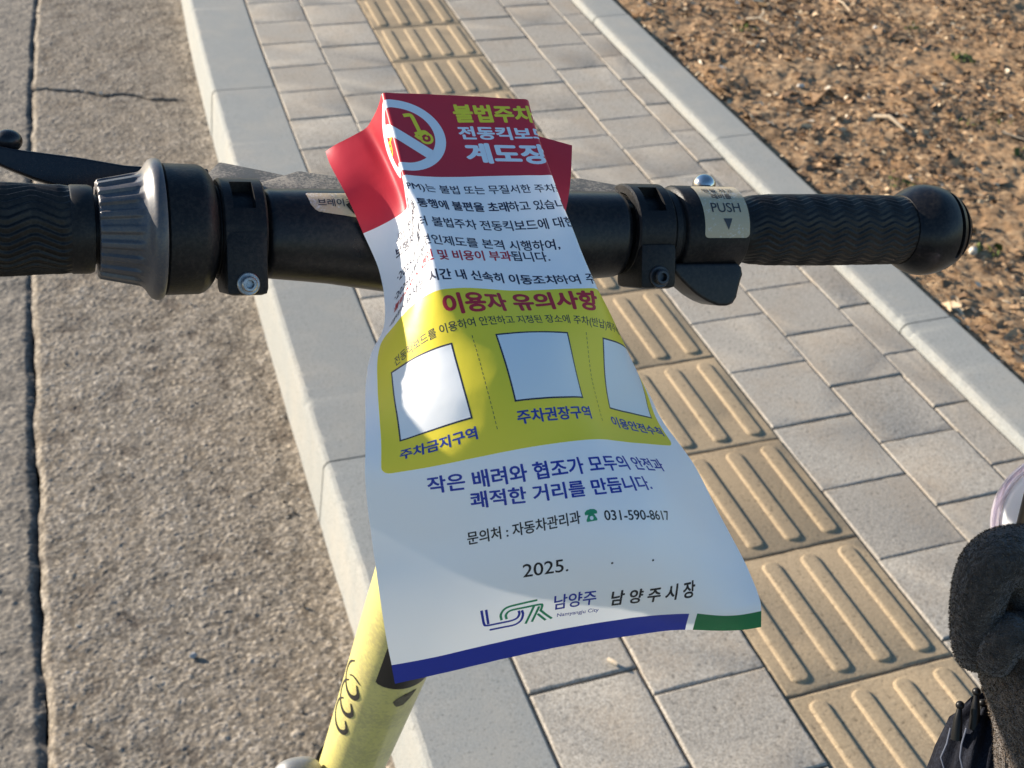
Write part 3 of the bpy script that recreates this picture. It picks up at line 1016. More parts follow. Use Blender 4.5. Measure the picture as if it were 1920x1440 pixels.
c2 = clamp(0.0800, 0.0985, 0.0208, -0.0262, -0.0060, -0.0208, M['dark_bolt'], 0.0034)

# --- throttle on the right
bm = bmesh.new()
lathe(bm, [(0.0992, 0.0150), (0.0992, 0.0178), (0.1000, 0.0186), (0.1028, 0.0186), (0.1036, 0.0176), (0.1046, 0.0176), (0.1052, 0.0196), (0.1062, 0.0203), (0.1362, 0.0201), (0.1372, 0.0193), (0.1374, 0.0150)], 96)
thr = put('throttle', bm_mesh(bm, 'throttle', 40), scooter, (M['black_plastic'],))
poly = [(0.1010, -0.0150), (0.1005, -0.0185), (0.1040, -0.0222), (0.1085, -0.0262), (0.1135, -0.0300), (0.1190, -0.0330), (0.1240, -0.0348), (0.1285, -0.0350), (0.1318, -0.0340), (0.1338, -0.0310), (0.1352, -0.0250), (0.1368, -0.0205), (0.1360, -0.0170), (0.1335, -0.0150)]
bm = bmesh.new()
prism(bm, poly, LB, -0.002, 0.0145, 0.0026, 4)
put('thumb_lever', bm_mesh(bm, 'thumb_lever', 45), thr, (M['satin_black'],))

# round bell knob behind the throttle
bm = bmesh.new()
g_ = bmesh.ops.create_uvsphere(bm, u_segments=32, v_segments=20, radius=0.0056)
for v in g_['verts']:
    v.co = LB(0.1318, 0.0214, -0.014) + a * v.co.x + U * v.co.y * 0.92 + V * v.co.z
tube(bm, [LB(0.1318, 0.012, -0.012), LB(0.1318, 0.020, -0.014)], 0.0026, 16)
put('bell_knob', bm_mesh(bm, 'bell_knob', 60), scooter, (M['chrome'],))

# --- brake lever on the left, ball at its tip
top = [(-0.1740, 0.0328), (-0.165, 0.0318), (-0.150, 0.0301), (-0.131, 0.0271), (-0.117, 0.0264), (-0.096, 0.0262)]
bot = [(-0.096, 0.0170), (-0.120, 0.0165), (-0.146, 0.0150), (-0.157, 0.0172), (-0.168, 0.0206), (-0.178, 0.0248), (-0.186, 0.0285), (-0.192, 0.0318), (-0.198, 0.0345), (-0.2000, 0.0365), (-0.1985, 0.0385), (-0.190, 0.0372), (-0.1815, 0.0342)]
bm = bmesh.new()
prism(bm, top + bot, LB, -0.058, -0.0475, 0.0021, 4)
lev = put('brake_lever', bm_mesh(bm, 'brake_lever', 45), scooter, (M['lever'],))
bm = bmesh.new()
g_ = bmesh.ops.create_uvsphere(bm, u_segments=32, v_segments=20, radius=0.0050)
for v in g_['verts']:
    v.co = LB(-0.1768, 0.0366, -0.054) + a * v.co.x * 1.15 + U * v.co.y * 0.95 + V * v.co.z
put('ball_tip', bm_mesh(bm, 'ball_tip', 60), lev, (M['lever'],))
bm = bmesh.new()
tube(bm, [LB(-0.0985, 0.0215, -0.060), LB(-0.0985, 0.0215, -0.046)], 0.0038, 20)
put('pivot_bolt', bm_mesh(bm, 'pivot_bolt', 40), lev, (M['steel'],))

# --- flat lettering helpers -------------------------------------------------
def text_bm(s, bold=0.0):
    c = bpy.data.curves.new('t', 'FONT')
    c.body = s
    c.offset = bold
    c.resolution_u = 4
    o = bpy.data.objects.new('t', c)
    col.objects.link(o)
    dg = bpy.context.evaluated_depsgraph_get()
    dg.update()
    me = bpy.data.meshes.new_from_object(o.evaluated_get(dg))
    bpy.data.objects.remove(o)
    bpy.data.curves.remove(c)
    b = bmesh.new()
    b.from_mesh(me)
    bpy.data.meshes.remove(me)
    bmesh.ops.remove_doubles(b, verts=b.verts[:], dist=1e-5)
    xs_, ys_ = [v.co.x for v in b.verts], [v.co.y for v in b.verts]
    return b, min(xs_), max(xs_), min(ys_), max(ys_)

def cut_grid(b, step, axis):
    lo = min(v.co[axis] for v in b.verts)
    hi = max(v.co[axis] for v in b.verts)
    k = math.floor(lo / step) + 1
    no = Vector((1, 0, 0)) if axis == 0 else Vector((0, 1, 0))
    while k * step < hi:
        co = no * (k * step)
        bmesh.ops.bisect_plane(b, geom=b.verts[:] + b.edges[:] + b.faces[:], plane_co=co, plane_no=no, dist=1e-7)
        k += 1

def join_into(dst, src, fn, mi=0):
    mp = {v: dst.verts.new(fn(v.co.x, v.co.y)) for v in src.verts}
    for f in src.faces:
        try:
            nf = dst.faces.new([mp[v] for v in f.verts])
            nf.material_index = mi
        except ValueError:
            pass
    src.free()

def poly_bm(pts):
    b = bmesh.new()
    f = b.faces.new([b.verts.new((x, y, 0)) for x, y in pts])
    bmesh.ops.triangulate(b, faces=[f], ngon_method='EAR_CLIP')
    return b

def rrect(x0, y0, x1, y1, r, n=6):
    return arcpts((x1 - r, y1 - r), r, 0, math.pi / 2, n) + arcpts((x0 + r, y1 - r), r, math.pi / 2, math.pi, n) + arcpts((x0 + r, y0 + r), r, math.pi, 1.5 * math.pi, n) + arcpts((x1 - r, y0 + r), r, 1.5 * math.pi, 2 * math.pi, n)

def wrap_part(name, items, surf, off, step, parent):
    """items: list of (bmesh in label space, material); all wrapped on surf(x, y, off)"""
    dst = bmesh.new()
    mats_ = []
    for i, (b, m) in enumerate(items):
        if m not in mats_:
            mats_.append(m)
        cut_grid(b, step[0], 0)
        cut_grid(b, step[1], 1)
        join_into(dst, b, lambda x, y: surf(x, y, off), mats_.index(m))
    me = bpy.data.meshes.new(name)
    dst.to_mesh(me)
    dst.free()
    smooth(me)
    return put(name, me, parent, mats_)

def fit_text(s, x0, x1, y0, y1, bold=0.0):
    b, xa, xb, ya, yb = text_bm(s, bold)
    for v in b.verts:
        v.co.x = x0 + (v.co.x - xa) / (xb - xa) * (x1 - x0)
        v.co.y = y0 + (v.co.y - ya) / (yb - ya) * (y1 - y0)
        v.co.z = 0
    return b

# sticker on the throttle: label space x along the bar, y = angle * radius
def thr_s(x, y, off):
    r = 0.0202 + off
    return LB(x, r * math.sin(y / 0.0202), r * math.cos(y / 0.0202))
X0, X1 = 0.1128, 0.1361
ylo, yhi = -0.0036, 0.0268
tags = arcpts((X1 - 0.002, yhi - 0.002), 0.002, 0, math.pi / 2, 5) + arcpts((X0 + 0.002, yhi - 0.002), 0.002, math.pi / 2, math.pi, 5) + arcpts((X0 + 0.002, ylo + 0.002), 0.002, math.pi, 1.5 * math.pi, 5) + [(X0 + 0.0062, ylo), (X0 + 0.0066, ylo + 0.0012), (X0 + 0.0076, ylo + 0.0005), (X0 + 0.0085, ylo)] + arcpts((X1 - 0.002, ylo + 0.002), 0.002, 1.5 * math.pi, 2 * math.pi, 5)
st = wrap_part('throttle_sticker', [(poly_bm(tags), M['label_paper'])], thr_s, 0.00025, (0.004, 0.0012), thr)
mid = (X0 + X1) / 2
items = [(fit_text('땅을 차고', mid - 0.0078, mid + 0.0078, 0.0195, 0.0228, 0.012), M['label_ink']),
         (fit_text('레버를', mid - 0.0050, mid + 0.0052, 0.0150, 0.0184, 0.012), M['label_ink']),
         (fit_text('PUSH', mid - 0.0073, mid + 0.0077, 0.0080, 0.0128, 0.004), M['label_ink']),
         (poly_bm([(mid - 0.0021, 0.0051), (mid + 0.0004, -0.0001), (mid + 0.0025, 0.0051)]), M['label_ink'])]
wrap_part('sticker_lettering', items, thr_s, 0.0004, (0.004, 0.0012), st)

# torn sticker on the housing left of the leaflet
def hou_s(x, y, off):
    return housing(x, math.pi / 2 - y / 0.0182, off)
xl = -0.0668
torn = [(xl, 0.0110), (xl + 0.0008, 0.0102), (xl + 0.034, 0.0100), (xl + 0.034, 0.0238), (xl + 0.030, 0.0235), (xl + 0.0265, 0.0242), (xl + 0.0225, 0.0236), (xl + 0.0195, 0.0242), (xl + 0.0165, 0.0230), (xl + 0.0135, 0.0232), (xl + 0.0125, 0.0220), (xl + 0.0085, 0.0222), (xl + 0.0070, 0.0214), (xl + 0.0040, 0.0216), (xl + 0.0025, 0.0205), (xl + 0.0010, 0.0180)]
st2 = wrap_part('torn_sticker', [(poly_bm(torn), M['label_paper'])], hou_s, 0.00022, (0.004, 0.0012), bar_o)
blot = [(xl + 0.0152, 0.0182), (xl + 0.0168, 0.0170), (xl + 0.0180, 0.0174), (xl + 0.0192, 0.0158), (xl + 0.0212, 0.0166), (xl + 0.0225, 0.0160), (xl + 0.0232, 0.0185), (xl + 0.0222, 0.0200), (xl + 0.0230, 0.0222), (xl + 0.0205, 0.0230), (xl + 0.0180, 0.0226), (xl + 0.0165, 0.0206)]
items = [(fit_text('브레이크 를', xl + 0.0040, xl + 0.0238, 0.0190, 0.0145, 0.012), M['label_ink']),
         (fit_text('시정 를', xl + 0.0086, xl + 0.0228, 0.0136, 0.0112, 0.0), M['label_grey'])]
wrap_part('sticker_lettering', items, hou_s, 0.00034, (0.004, 0.0012), st2)
wrap_part('worn_patch', [(poly_bm(blot), M['black_plastic'])], hou_s, 0.00050, (0.004, 0.0012), st2)

# --- the yellow stem, raked away from the rider
SD = (-Zl + 0.2546 * Yl - 0.0085 * a).normalized()
SA = O + 0.01676 * a - 0.05027 * Yl
SX = (a - SD * a.dot(SD)).normalized()
SF = SX.cross(SD)
if SF.dot(V) < 0:
    SF = -SF
def srad(s):
    return float(np.interp(s, [0.10, 0.42, 0.6, 1.4], [0.02655, 0.0204, 0.0200, 0.0200]))
def stem_s(x, y, off):
    """x: arc length round the tube from the rider's side (to the right), y: distance down the stem"""
    r = srad(y) + off
    t = x / 0.0225
    return SA + SD * y + SX * (r * math.sin(t)) + SF * (r * math.cos(t))
bm = bmesh.new()
n = 64
rings = []
path = [(0.02, None)] + [(s, 1) for s in np.linspace(0.13, 0.430, 24)]
jt = O + 0.004 * a - Zl * 0.004
for s, k in path:
    c = SA + SD * s if k else jt
    rings.append([bm.verts.new((c + (SX * math.sin(2 * math.pi * q / n) + SF * math.cos(2 * math.pi * q / n)) * (srad(s) if k else 0.020))) for q in range(n)])
for r0, r1 in zip(rings[:-1], rings[1:]):
    for k in range(n):
        bm.faces.new([r0[k], r0[(k + 1) % n], r1[(k + 1) % n], r1[k]])
bm.faces.new(rings[0])
bm.faces.new(rings[-1])
stem = put('stem', bm_mesh(bm, 'stem', 40), scooter, (M['yellow_paint'],))
# dark wrap whose lower edge is an arc
arc = [(-0.0155, 0.2840), (-0.0140, 0.2850), (-0.0110, 0.2857), (-0.004, 0.2862), (0.0045, 0.2862), (0.0155, 0.2862), (0.026, 0.2860), (0.034, 0.2850), (0.034, 0.225), (-0.0120, 0.225), (-0.0155, 0.249)]
wrap_part('dark_wrap', [(poly_bm(arc), M['decal_black'])], stem_s, 0.00020, (0.0016, 0.008), stem)
scuffs = [(-0.0025, 0.3010), (-0.0008, 0.2972), (0.0010, 0.2968), (0.0030, 0.2935), (0.0055, 0.2945), (0.0085, 0.2922), (0.0104, 0.2930), (0.0088, 0.2975), (0.0078, 0.3015), (0.0062, 0.3030), (0.0048, 0.3070), (0.0028, 0.3050), (0.0010, 0.3075), (-0.0008, 0.3052)]
wrap_part('scuff_mark', [(poly_bm(scuffs), M['scuff'])], stem_s, 0.00016, (0.0016, 0.008), stem)

def stroke(pts, w0, w1=None, n=14):
    """variable-width brush stroke through a Catmull-Rom curve -> bmesh strip"""
    p = [np.array(q, float) for q in pts]
    p = [2 * p[0] - p[1]] + p + [2 * p[-1] - p[-2]]
    C_ = []
    for i in range(1, len(p) - 2):
        for k in range(n):
            t = k / n
            C_.append(0.5 * (2 * p[i] + (p[i + 1] - p[i - 1]) * t + (2 * p[i - 1] - 5 * p[i] + 4 * p[i + 1] - p[i + 2]) * t * t + (3 * p[i] - p[i - 1] - 3 * p[i + 1] + p[i + 2]) * t ** 3))
    C_.append(p[-2])
    b = bmesh.new()
    L = []
    m = len(C_)
    for i, c in enumerate(C_):
        d = C_[min(i + 1, m - 1)] - C_[max(i - 1, 0)]
        d = d / (np.hypot(*d) + 1e-12)
        q = i / (m - 1)
        w = w0 if w1 is None else float(np.interp(q, [0, 0.35, 0.75, 1], [w1, w0 * 0.55, w0, w1 * 1.4]))
        nn = np.array([-d[1], d[0]]) * w / 2
        L.append((b.verts.new((*(c + nn), 0)), b.verts.new((*(c - nn), 0))))
    for (p0, q0), (p1, q1) in zip(L[:-1], L[1:]):
        b.faces.new([p0, q0, q1, p1])
    return b
# script lettering running down the left flank of the stem
items = []
for y0 in (0.3155, 0.3365, 0.3575):
    loop = [(-0.0330, y0 - 0.030), (-0.0372, y0 - 0.022), (-0.0395, y0 - 0.013), (-0.0385, y0 - 0.005), (-0.0325, y0 + .0005), (-0.0262, y0), (-0.0226, y0 - 0.0065), (-0.0255, y0 - 0.0145)]
    items.append((stroke(loop, 0.0038, 0.0008), M['decal_black']))
items.append((stroke([(-0.0340, 0.3030), (-0.0310, 0.2985), (-0.0275, 0.2968), (-0.0232, 0.2975)], 0.0018, 0.0006), M['decal_black']))
wrap_part('script_lettering', items, stem_s, 0.00022, (0.0016, 0.01), stem)

# folding joint below: dark ring, silver lever
bm = bmesh.new()
rings = []
for s, r in ((0.428, 0.018), (0.428, 0.0226), (0.4300, 0.0234), (0.436, 0.0234), (0.438, 0.0226), (0.438, 0.018)):
    rings.append([bm.verts.new(SA + SD * s + SX * r * math.sin(2 * math.pi * q / n) + SF * r * math.cos(2 * math.pi * q / n)) for q in range(n)])
for r0, r1 in zip(rings[:-1], rings[1:]):
    for k in range(n):
        bm.faces.new([r0[k], r0[(k + 1) % n], r1[(k + 1) % n], r1[k]])
put('clamp_ring', bm_mesh(bm, 'clamp_ring', 40), scooter, (M['black_plastic'],))
bm = bmesh.new()
tube(bm, [SA + SD * 0.436, SA + SD * 0.54], 0.0230, 48)
cl = put('folding_joint', bm_mesh(bm, 'folding_joint', 40), scooter, (M['silver'],))
bm = bmesh.new()
g_ = bmesh.ops.create_uvsphere(bm, u_segments=40, v_segments=24, radius=1.0)
LC = Vector((-0.4730, -1.5933, 0.8592))
f = lambda t: math.copysign(abs(t) ** 0.78, t)
for v in g_['verts']:
    x, y, z = v.co
    v.co = LC + SD * (0.0200 * f(z)) + SX * (0.0165 * f(x)) + SF * (0.013 * f(y))
tube(bm, [LC + SX * 0.006, SA + SD * 0.452], 0.008, 20)
put('release_lever', bm_mesh(bm, 'release_lever', 60), cl, (M['silver'],))
bm = bmesh.new()
tube(bm, [SA + SD * 0.54, SA + SD * 1.24], 0.020, 40)
put('lower_stem', bm_mesh(bm, 'lower_stem', 40), scooter, (M['yellow_paint'],))

# wheels, fork and deck (below the frame, but standing on the road)
foot = SA + SD * ((SA.z - (ROAD_Z + 0.115)) / -SD.z)
hx = Vector((1, 0, 0))
hy = Vector((0, 1, 0))
def wheel(c):
    bm = bmesh.new()
    R_, r_ = 0.090, 0.024
    rings = []
    for i in range(48):
        t = 2 * math.pi * i / 48
        d = hy * math.cos(t) + Vector((0, 0, 1)) * math.sin(t)
        rings.append([bm.verts.new(c + d * (R_ + r_ * math.cos(2 * math.pi * k / 16)) + hx * r_ * math.sin(2 * math.pi * k / 16)) for k in range(16)])
    for i in range(48):
        for k in range(16):
            bm.faces.new([rings[i][k], rings[i][(k + 1) % 16], rings[(i + 1) % 48][(k + 1) % 16], rings[(i + 1) % 48][k]])
    w = put('wheel', bm_mesh(bm, 'wheel', 50), scooter, (M['tyre'],))
    bm = bmesh.new()
    tube(bm, [c - hx * 0.020, c - hx * 0.014, c + hx * 0.014, c + hx * 0.020], [0.030, 0.074, 0.074, 0.030], 40)
    put('rim', bm_mesh(bm, 'rim', 40), w, (M['aluminium'],))
wf = Vector((foot.x, foot.y + 0.03, ROAD_Z + 0.116))
wb = Vector((foot.x, foot.y - 0.98, ROAD_Z + 0.116))
wheel(wf)
wheel(wb)
bm = bmesh.new()
top_ = SA + SD * 1.235
for sx_ in (-1, 1):
    tube(bm, [top_, top_ + hx * sx_ * 0.042 + Vector((0, 0.01, -0.02)), wf + hx * sx_ * 0.042], [0.016, 0.013, 0.011], 16)
put('fork', bm_mesh(bm, 'fork', 50), scooter, (M['yellow_paint'],))
bm = bmesh.new()
def deckf(p, q, h):
    return Vector((foot.x + p, foot.y + q, ROAD_Z + h))
prism(bm, [(-0.05, -0.13), (-0.09, -0.24), (-0.09, -0.80), (-0.055, -0.87), (0.055, -0.87), (0.09, -0.80), (0.09, -0.24), (0.05, -0.13)], deckf, 0.085, 0.145, 0.008, 3)
dk = put('deck', bm_mesh(bm, 'deck', 40), scooter, (M['black_plastic'],))
bm = bmesh.new()
tube(bm, [SA + SD * 1.21, deckf(0, -0.12, 0.20), deckf(0, -0.20, 0.12)], [0.024, 0.026, 0.024], 24)
put('neck', bm_mesh(bm, 'neck', 50), scooter, (M['yellow_paint'],))
bm = bmesh.new()
tube(bm, [deckf(-0.06, -0.5, 0.09), deckf(-0.16, -0.54, 0.008)], [0.009, 0.008], 12)
put('kickstand', bm_mesh(bm, 'kickstand', 50), scooter, (M['black_plastic'],))

# ------------------------------------------------------------------ the leaflet hung on the bar
# the curved sheet: 45 x 29 points measured from the handlebar centre, tenths of a millimetre
SHEET = [
    -514, 159, 347, -478, 152, 375, -433, 151, 395, -386, 153, 415, -340, 158, 435, -321, 139, 480, -307, 118, 526, -300, 95, 573, -297, 72, 621, -247, 75, 613, -197, 77, 606, -146, 81, 599, -93, 83, 591, -39, 84, 583, 14, 86, 576, 69, 86, 568, 125, 86, 561, 179, 86, 552, 233, 86, 544, 288, 85, 537, 342, 83, 531, 351, 105, 484, 359, 126, 436, 367, 146, 387, 376, 165, 339, 425, 152, 326, 475, 139, 312, 525, 126, 298, 574, 113, 284,
    -516, 101, 331, -470, 98, 354, -422, 99, 374, -373, 103, 391, -323, 109, 407, -312, 88, 453, -304, 66, 500, -301, 44, 547, -302, 21, 595, -250, 23, 587, -198, 26, 580, -146, 29, 573, -93, 31, 565, -40, 33, 558, 13, 35, 551, 67, 36, 544, 121, 36, 537, 175, 35, 529, 229, 35, 522, 282, 34, 515, 336, 32, 509, 342, 54, 461, 347, 75, 412, 352, 96, 364, 357, 116, 316, 406, 103, 303, 456, 90, 290, 506, 77, 276, 555, 65, 262,
    -511, 45, 315, -462, 46, 333, -411, 48, 350, -361, 52, 366, -310, 58, 379, -303, 37, 427, -300, 15, 474, -301, -7, 522, -304, -30, 570, -252, -28, 562, -199, -25, 554, -147, -22, 547, -95, -20, 539, -42, -18, 532, 11, -16, 526, 64, -16, 519, 118, -16, 512, 171, -16, 506, 225, -17, 500, 278, -18, 493, 331, -19, 487, 334, 3, 438, 336, 24, 390, 337, 46, 341, 338, 67, 293, 387, 54, 280, 437, 42, 267, 487, 29, 253, 536, 17, 239,
    -503, -9, 297, -452, -6, 311, -401, -2, 325, -350, 2, 339, -299, 6, 353, -297, -15, 401, -297, -37, 449, -300, -59, 496, -307, -81, 544, -254, -78, 537, -202, -75, 528, -149, -73, 521, -97, -70, 513, -44, -69, 506, 9, -68, 500, 62, -67, 494, 115, -67, 488, 168, -68, 482, 221, -68, 476, 275, -69, 470, 328, -70, 464, 326, -48, 416, 324, -26, 367, 322, -5, 319, 319, 17, 271, 369, 5, 257, 418, -7, 243, 468, -18, 227, 517, -30, 212,
    -493, -62, 275, -442, -56, 286, -390, -51, 298, -340, -48, 312, -290, -46, 328, -291, -67, 376, -295, -89, 424, -301, -110, 472, -309, -131, 520, -257, -128, 511, -204, -126, 502, -152, -123, 494, -99, -121, 486, -46, -119, 480, 7, -118, 474, 60, -118, 468, 113, -119, 463, 166, -119, 457, 219, -120, 452, 272, -120, 447, 325, -121, 442, 319, -99, 393, 313, -78, 345, 307, -56, 298, 301, -34, 250, 350, -44, 234, 399, -54, 217, 449, -64, 199, 497, -73, 181,
    -482, -111, 247, -431, -103, 255, -380, -98, 267, -330, -98, 284, -282, -100, 304, -287, -120, 352, -294, -141, 399, -302, -161, 447, -312, -182, 495, -260, -179, 485, -207, -175, 475, -155, -173, 467, -102, -171, 459, -49, -169, 453, 4, -169, 448, 57, -169, 443, 110, -170, 438, 164, -171, 433, 217, -171, 428, 270, -172, 423, 323, -172, 419, 313, -151, 371, 304, -129, 324, 294, -107, 277, 283, -85, 230, 332, -93, 211, 380, -100, 190, 429, -107, 168, 476, -113, 146,
    -469, -154, 208, -418, -146, 218, -368, -143, 233, -321, -147, 255, -276, -154, 281, -285, -174, 328, -294, -193, 376, -304, -213, 424, -315, -233, 472, -263, -229, 459, -211, -225, 449, -158, -223, 440, -105, -221, 433, -52, -220, 428, 1, -220, 423, 54, -221, 418, 108, -221, 414, 162, -222, 409, 215, -223, 404, 269, -223, 399, 322, -224, 395, 309, -202, 349, 295, -181, 302, 282, -159, 256, 268, -138, 210, 314, -141, 186, 361, -143, 160, 407, -146, 134, 453, -150, 108,
    -455, -187, 162, -405, -184, 177, -357, -187, 198, -313, -197, 225, -275, -210, 258, -285, -228, 305, -296, -247, 353, -307, -265, 401, -318, -284, 448, -266, -279, 435, -214, -276, 424, -160, -274, 415, -107, -272, 409, -55, -271, 403, -3, -270, 399, 52, -272, 395, 106, -273, 391, 160, -274, 386, 214, -274, 381, 268, -275, 375, 322, -275, 371, 305, -254, 326, 288, -233, 280, 272, -212, 235, 255, -191, 190, 297, -188, 159, 340, -185, 128, 384, -183, 98, 428, -183, 68,
    -438, -216, 115, -390, -223, 136, -347, -233, 163, -310, -248, 198, -278, -265, 235, -288, -282, 284, -298, -300, 332, -309, -318, 380, -320, -336, 428, -268, -332, 415, -215, -328, 403, -162, -326, 394, -109, -324, 386, -56, -323, 380, -4, -322, 376, 50, -323, 372, 104, -325, 368, 158, -326, 364, 212, -326, 360, 266, -326, 354, 320, -327, 349, 301, -306, 304, 283, -286, 258, 264, -265, 213, 245, -245, 169, 281, -234, 132, 319, -225, 95, 358, -217, 60, 398, -211, 27,
    -422, -251, 71, -378, -265, 98, -341, -282, 133, -311, -300, 173, -284, -319, 214, -292, -337, 263, -300, -354, 312, -310, -372, 361, -322, -389, 411, -267, -385, 399, -214, -382, 387, -162, -379, 375, -109, -377, 365, -57, -376, 358, -3, -375, 353, 50, -376, 349, 103, -377, 346, 157, -378, 343, 210, -379, 340, 264, -378, 335, 317, -378, 329, 298, -358, 282, 279, -338, 237, 260, -319, 191, 241, -299, 146, 268, -282, 104, 299, -266, 63, 332, -251, 24, 367, -239, -13,
    -413, -295, 37, -376, -314, 71, -344, -333, 109, -317, -353, 151, -294, -373, 194, -299, -390, 243, -304, -408, 293, -310, -425, 344, -314, -443, 394, -263, -440, 385, -213, -437, 371, -162, -433, 358, -110, -430, 346, -57, -428, 337, -4, -428, 330, 49, -428, 325, 103, -429, 323, 156, -431, 321, 210, -432, 319, 262, -431, 315, 315, -430, 309, 296, -410, 262, 278, -391, 215, 260, -371, 169, 242, -352, 123, 260, -331, 77, 282, -310, 33, 308, -290, -9, 337, -272, -50,
    -414, -345, 10, -381, -365, 47, -352, -386, 87, -327, -406, 130, -306, -427, 174, -306, -444, 225, -308, -461, 275, -312, -478, 326, -316, -496, 376, -264, -494, 366, -213, -491, 353, -162, -487, 339, -110, -484, 327, -58, -481, 316, -5, -480, 307, 48, -479, 301, 102, -480, 298, 156, -482, 296, 209, -484, 296, 263, -485, 294, 315, -482, 287, 297, -463, 241, 280, -443, 193, 264, -424, 146, 249, -404, 98, 259, -381, 52, 273, -357, 5, 292, -334, -39, 312, -312, -83,
    -418, -396, -14, -388, -417, 25, -363, -438, 67, -341, -459, 111, -322, -479, 157, -317, -497, 207, -314, -515, 257, -315, -532, 308, -319, -549, 358, -266, -547, 346, -214, -544, 333, -163, -540, 320, -111, -537, 307, -59, -534, 295, -6, -531, 284, 47, -530, 276, 101, -530, 271, 155, -532, 268, 209, -535, 268, 264, -537, 269, 316, -535, 265, 299, -515, 219, 285, -494, 171, 273, -474, 123, 262, -455, 74, 267, -431, 27, 275, -407, -20, 286, -383, -67, 299, -359, -113,
    -428, -447, -35, -399, -469, 4, -376, -490, 48, -358, -510, 94, -341, -531, 141, -332, -549, 190, -323, -567, 240, -316, -585, 291, -317, -604, 341, -267, -600, 326, -216, -597, 312, -165, -593, 299, -113, -589, 286, -60, -586, 273, -7, -583, 261, 46, -581, 251, 99, -579, 243, 153, -580, 238, 208, -582, 237, 262, -586, 239, 315, -588, 243, 303, -566, 196, 294, -545, 148, 287, -524, 99, 281, -503, 51, 284, -480, 3, 287, -457, -44, 292, -434, -92, 299, -410, -139,
    -440, -499, -54, -415, -521, -12, -395, -541, 33, -379, -561, 80, -364, -581, 127, -352, -600, 176, -339, -619, 224, -325, -638, 272, -319, -658, 321, -269, -654, 305, -218, -649, 291, -166, -645, 277, -114, -641, 264, -62, -637, 251, -9, -634, 238, 44, -631, 227, 97, -629, 216, 150, -628, 208, 205, -629, 205, 260, -635, 211, 313, -640, 219, 310, -616, 172, 308, -594, 124, 308, -571, 76, 308, -549, 29, 307, -527, -19, 308, -505, -67, 309, -483, -115, 311, -460, -163,
    -457, -550, -70, -436, -571, -26, -418, -592, 19, -403, -611, 67, -390, -630, 115, -376, -649, 162, -361, -669, 209, -343, -690, 254, -322, -711, 297, -271, -707, 283, -220, -702, 269, -168, -697, 255, -117, -692, 241, -64, -688, 228, -11, -685, 215, 42, -682, 204, 96, -681, 193, 150, -680, 185, 205, -681, 182, 260, -685, 185, 313, -691, 194, 320, -666, 148, 326, -642, 101, 332, -617, 55, 337, -593, 9, 336, -572, -40, 335, -551, -88, 334, -529, -136, 334, -508, -184,
    -483, -598, -82, -461, -620, -39, -444, -641, 7, -429, -660, 55, -416, -679, 102, -399, -700, 148, -382, -720, 193, -360, -742, 236, -326, -763, 271, -273, -759, 260, -221, -754, 247, -169, -749, 234, -118, -744, 219, -67, -739, 205, -14, -735, 192, 40, -733, 181, 94, -733, 173, 150, -733, 167, 205, -734, 162, 261, -737, 160, 315, -741, 166, 332, -715, 123, 346, -689, 79, 357, -664, 34, 367, -638, -11, 365, -617, -60, 365, -595, -108, 364, -574, -156, 364, -552, -205,
    -516, -644, -89, -493, -667, -47, -473, -688, -3, -455, -709, 42, -439, -730, 88, -419, -751, 132, -396, -773, 174, -366, -794, 211, -326, -813, 240, -273, -811, 235, -221, -807, 226, -170, -802, 213, -119, -797, 198, -69, -790, 182, -18, -785, 169, 37, -785, 161, 93, -785, 155, 149, -785, 150, 205, -786, 145, 261, -789, 140, 317, -790, 136, 343, -764, 98, 364, -737, 56, 380, -711, 13, 392, -684, -32, 394, -661, -80, 396, -639, -128, 396, -617, -176, 397, -595, -224,
    -547, -691, -98, -522, -714, -58, -499, -737, -15, -478, -759, 28, -457, -781, 71, -433, -803, 113, -405, -825, 151, -369, -845, 183, -324, -860, 205, -273, -863, 209, -221, -860, 203, -170, -856, 192, -119, -850, 178, -69, -844, 163, -18, -838, 151, 36, -837, 144, 92, -837, 138, 147, -837, 133, 203, -838, 127, 259, -838, 118, 311, -833, 101, 349, -812, 70, 377, -786, 32, 398, -759, -10, 412, -733, -54, 420, -707, -100, 425, -683, -147, 429, -660, -195, 432, -637, -242,
    -572, -741, -111, -545, -764, -72, -519, -787, -32, -494, -810, 9, -469, -833, 50, -442, -855, 89, -410, -877, 124, -370, -895, 152, -324, -907, 171, -273, -913, 179, -221, -912, 177, -169, -909, 169, -118, -904, 158, -67, -899, 146, -16, -894, 135, 37, -891, 127, 91, -889, 120, 145, -887, 112, 200, -886, 101, 253, -882, 86, 303, -874, 65, 347, -857, 37, 382, -834, 3, 409, -808, -36, 428, -781, -78, 442, -755, -122, 451, -729, -168, 459, -705, -214, 465, -680, -260,
    -592, -793, -127, -562, -815, -90, -531, -838, -53, -503, -860, -14, -477, -884, 26, -447, -906, 63, -412, -927, 95, -370, -944, 121, -323, -955, 138, -272, -962, 147, -221, -963, 149, -169, -961, 145, -118, -957, 137, -66, -953, 128, -14, -949, 119, 37, -944, 109, 90, -940, 99, 142, -936, 87, 195, -931, 71, 246, -924, 52, 295, -914, 29, 341, -900, 2, 381, -880, -29, 413, -856, -64, 439, -830, -104, 458, -804, -147, 472, -777, -190, 484, -751, -235, 496, -725, -279,
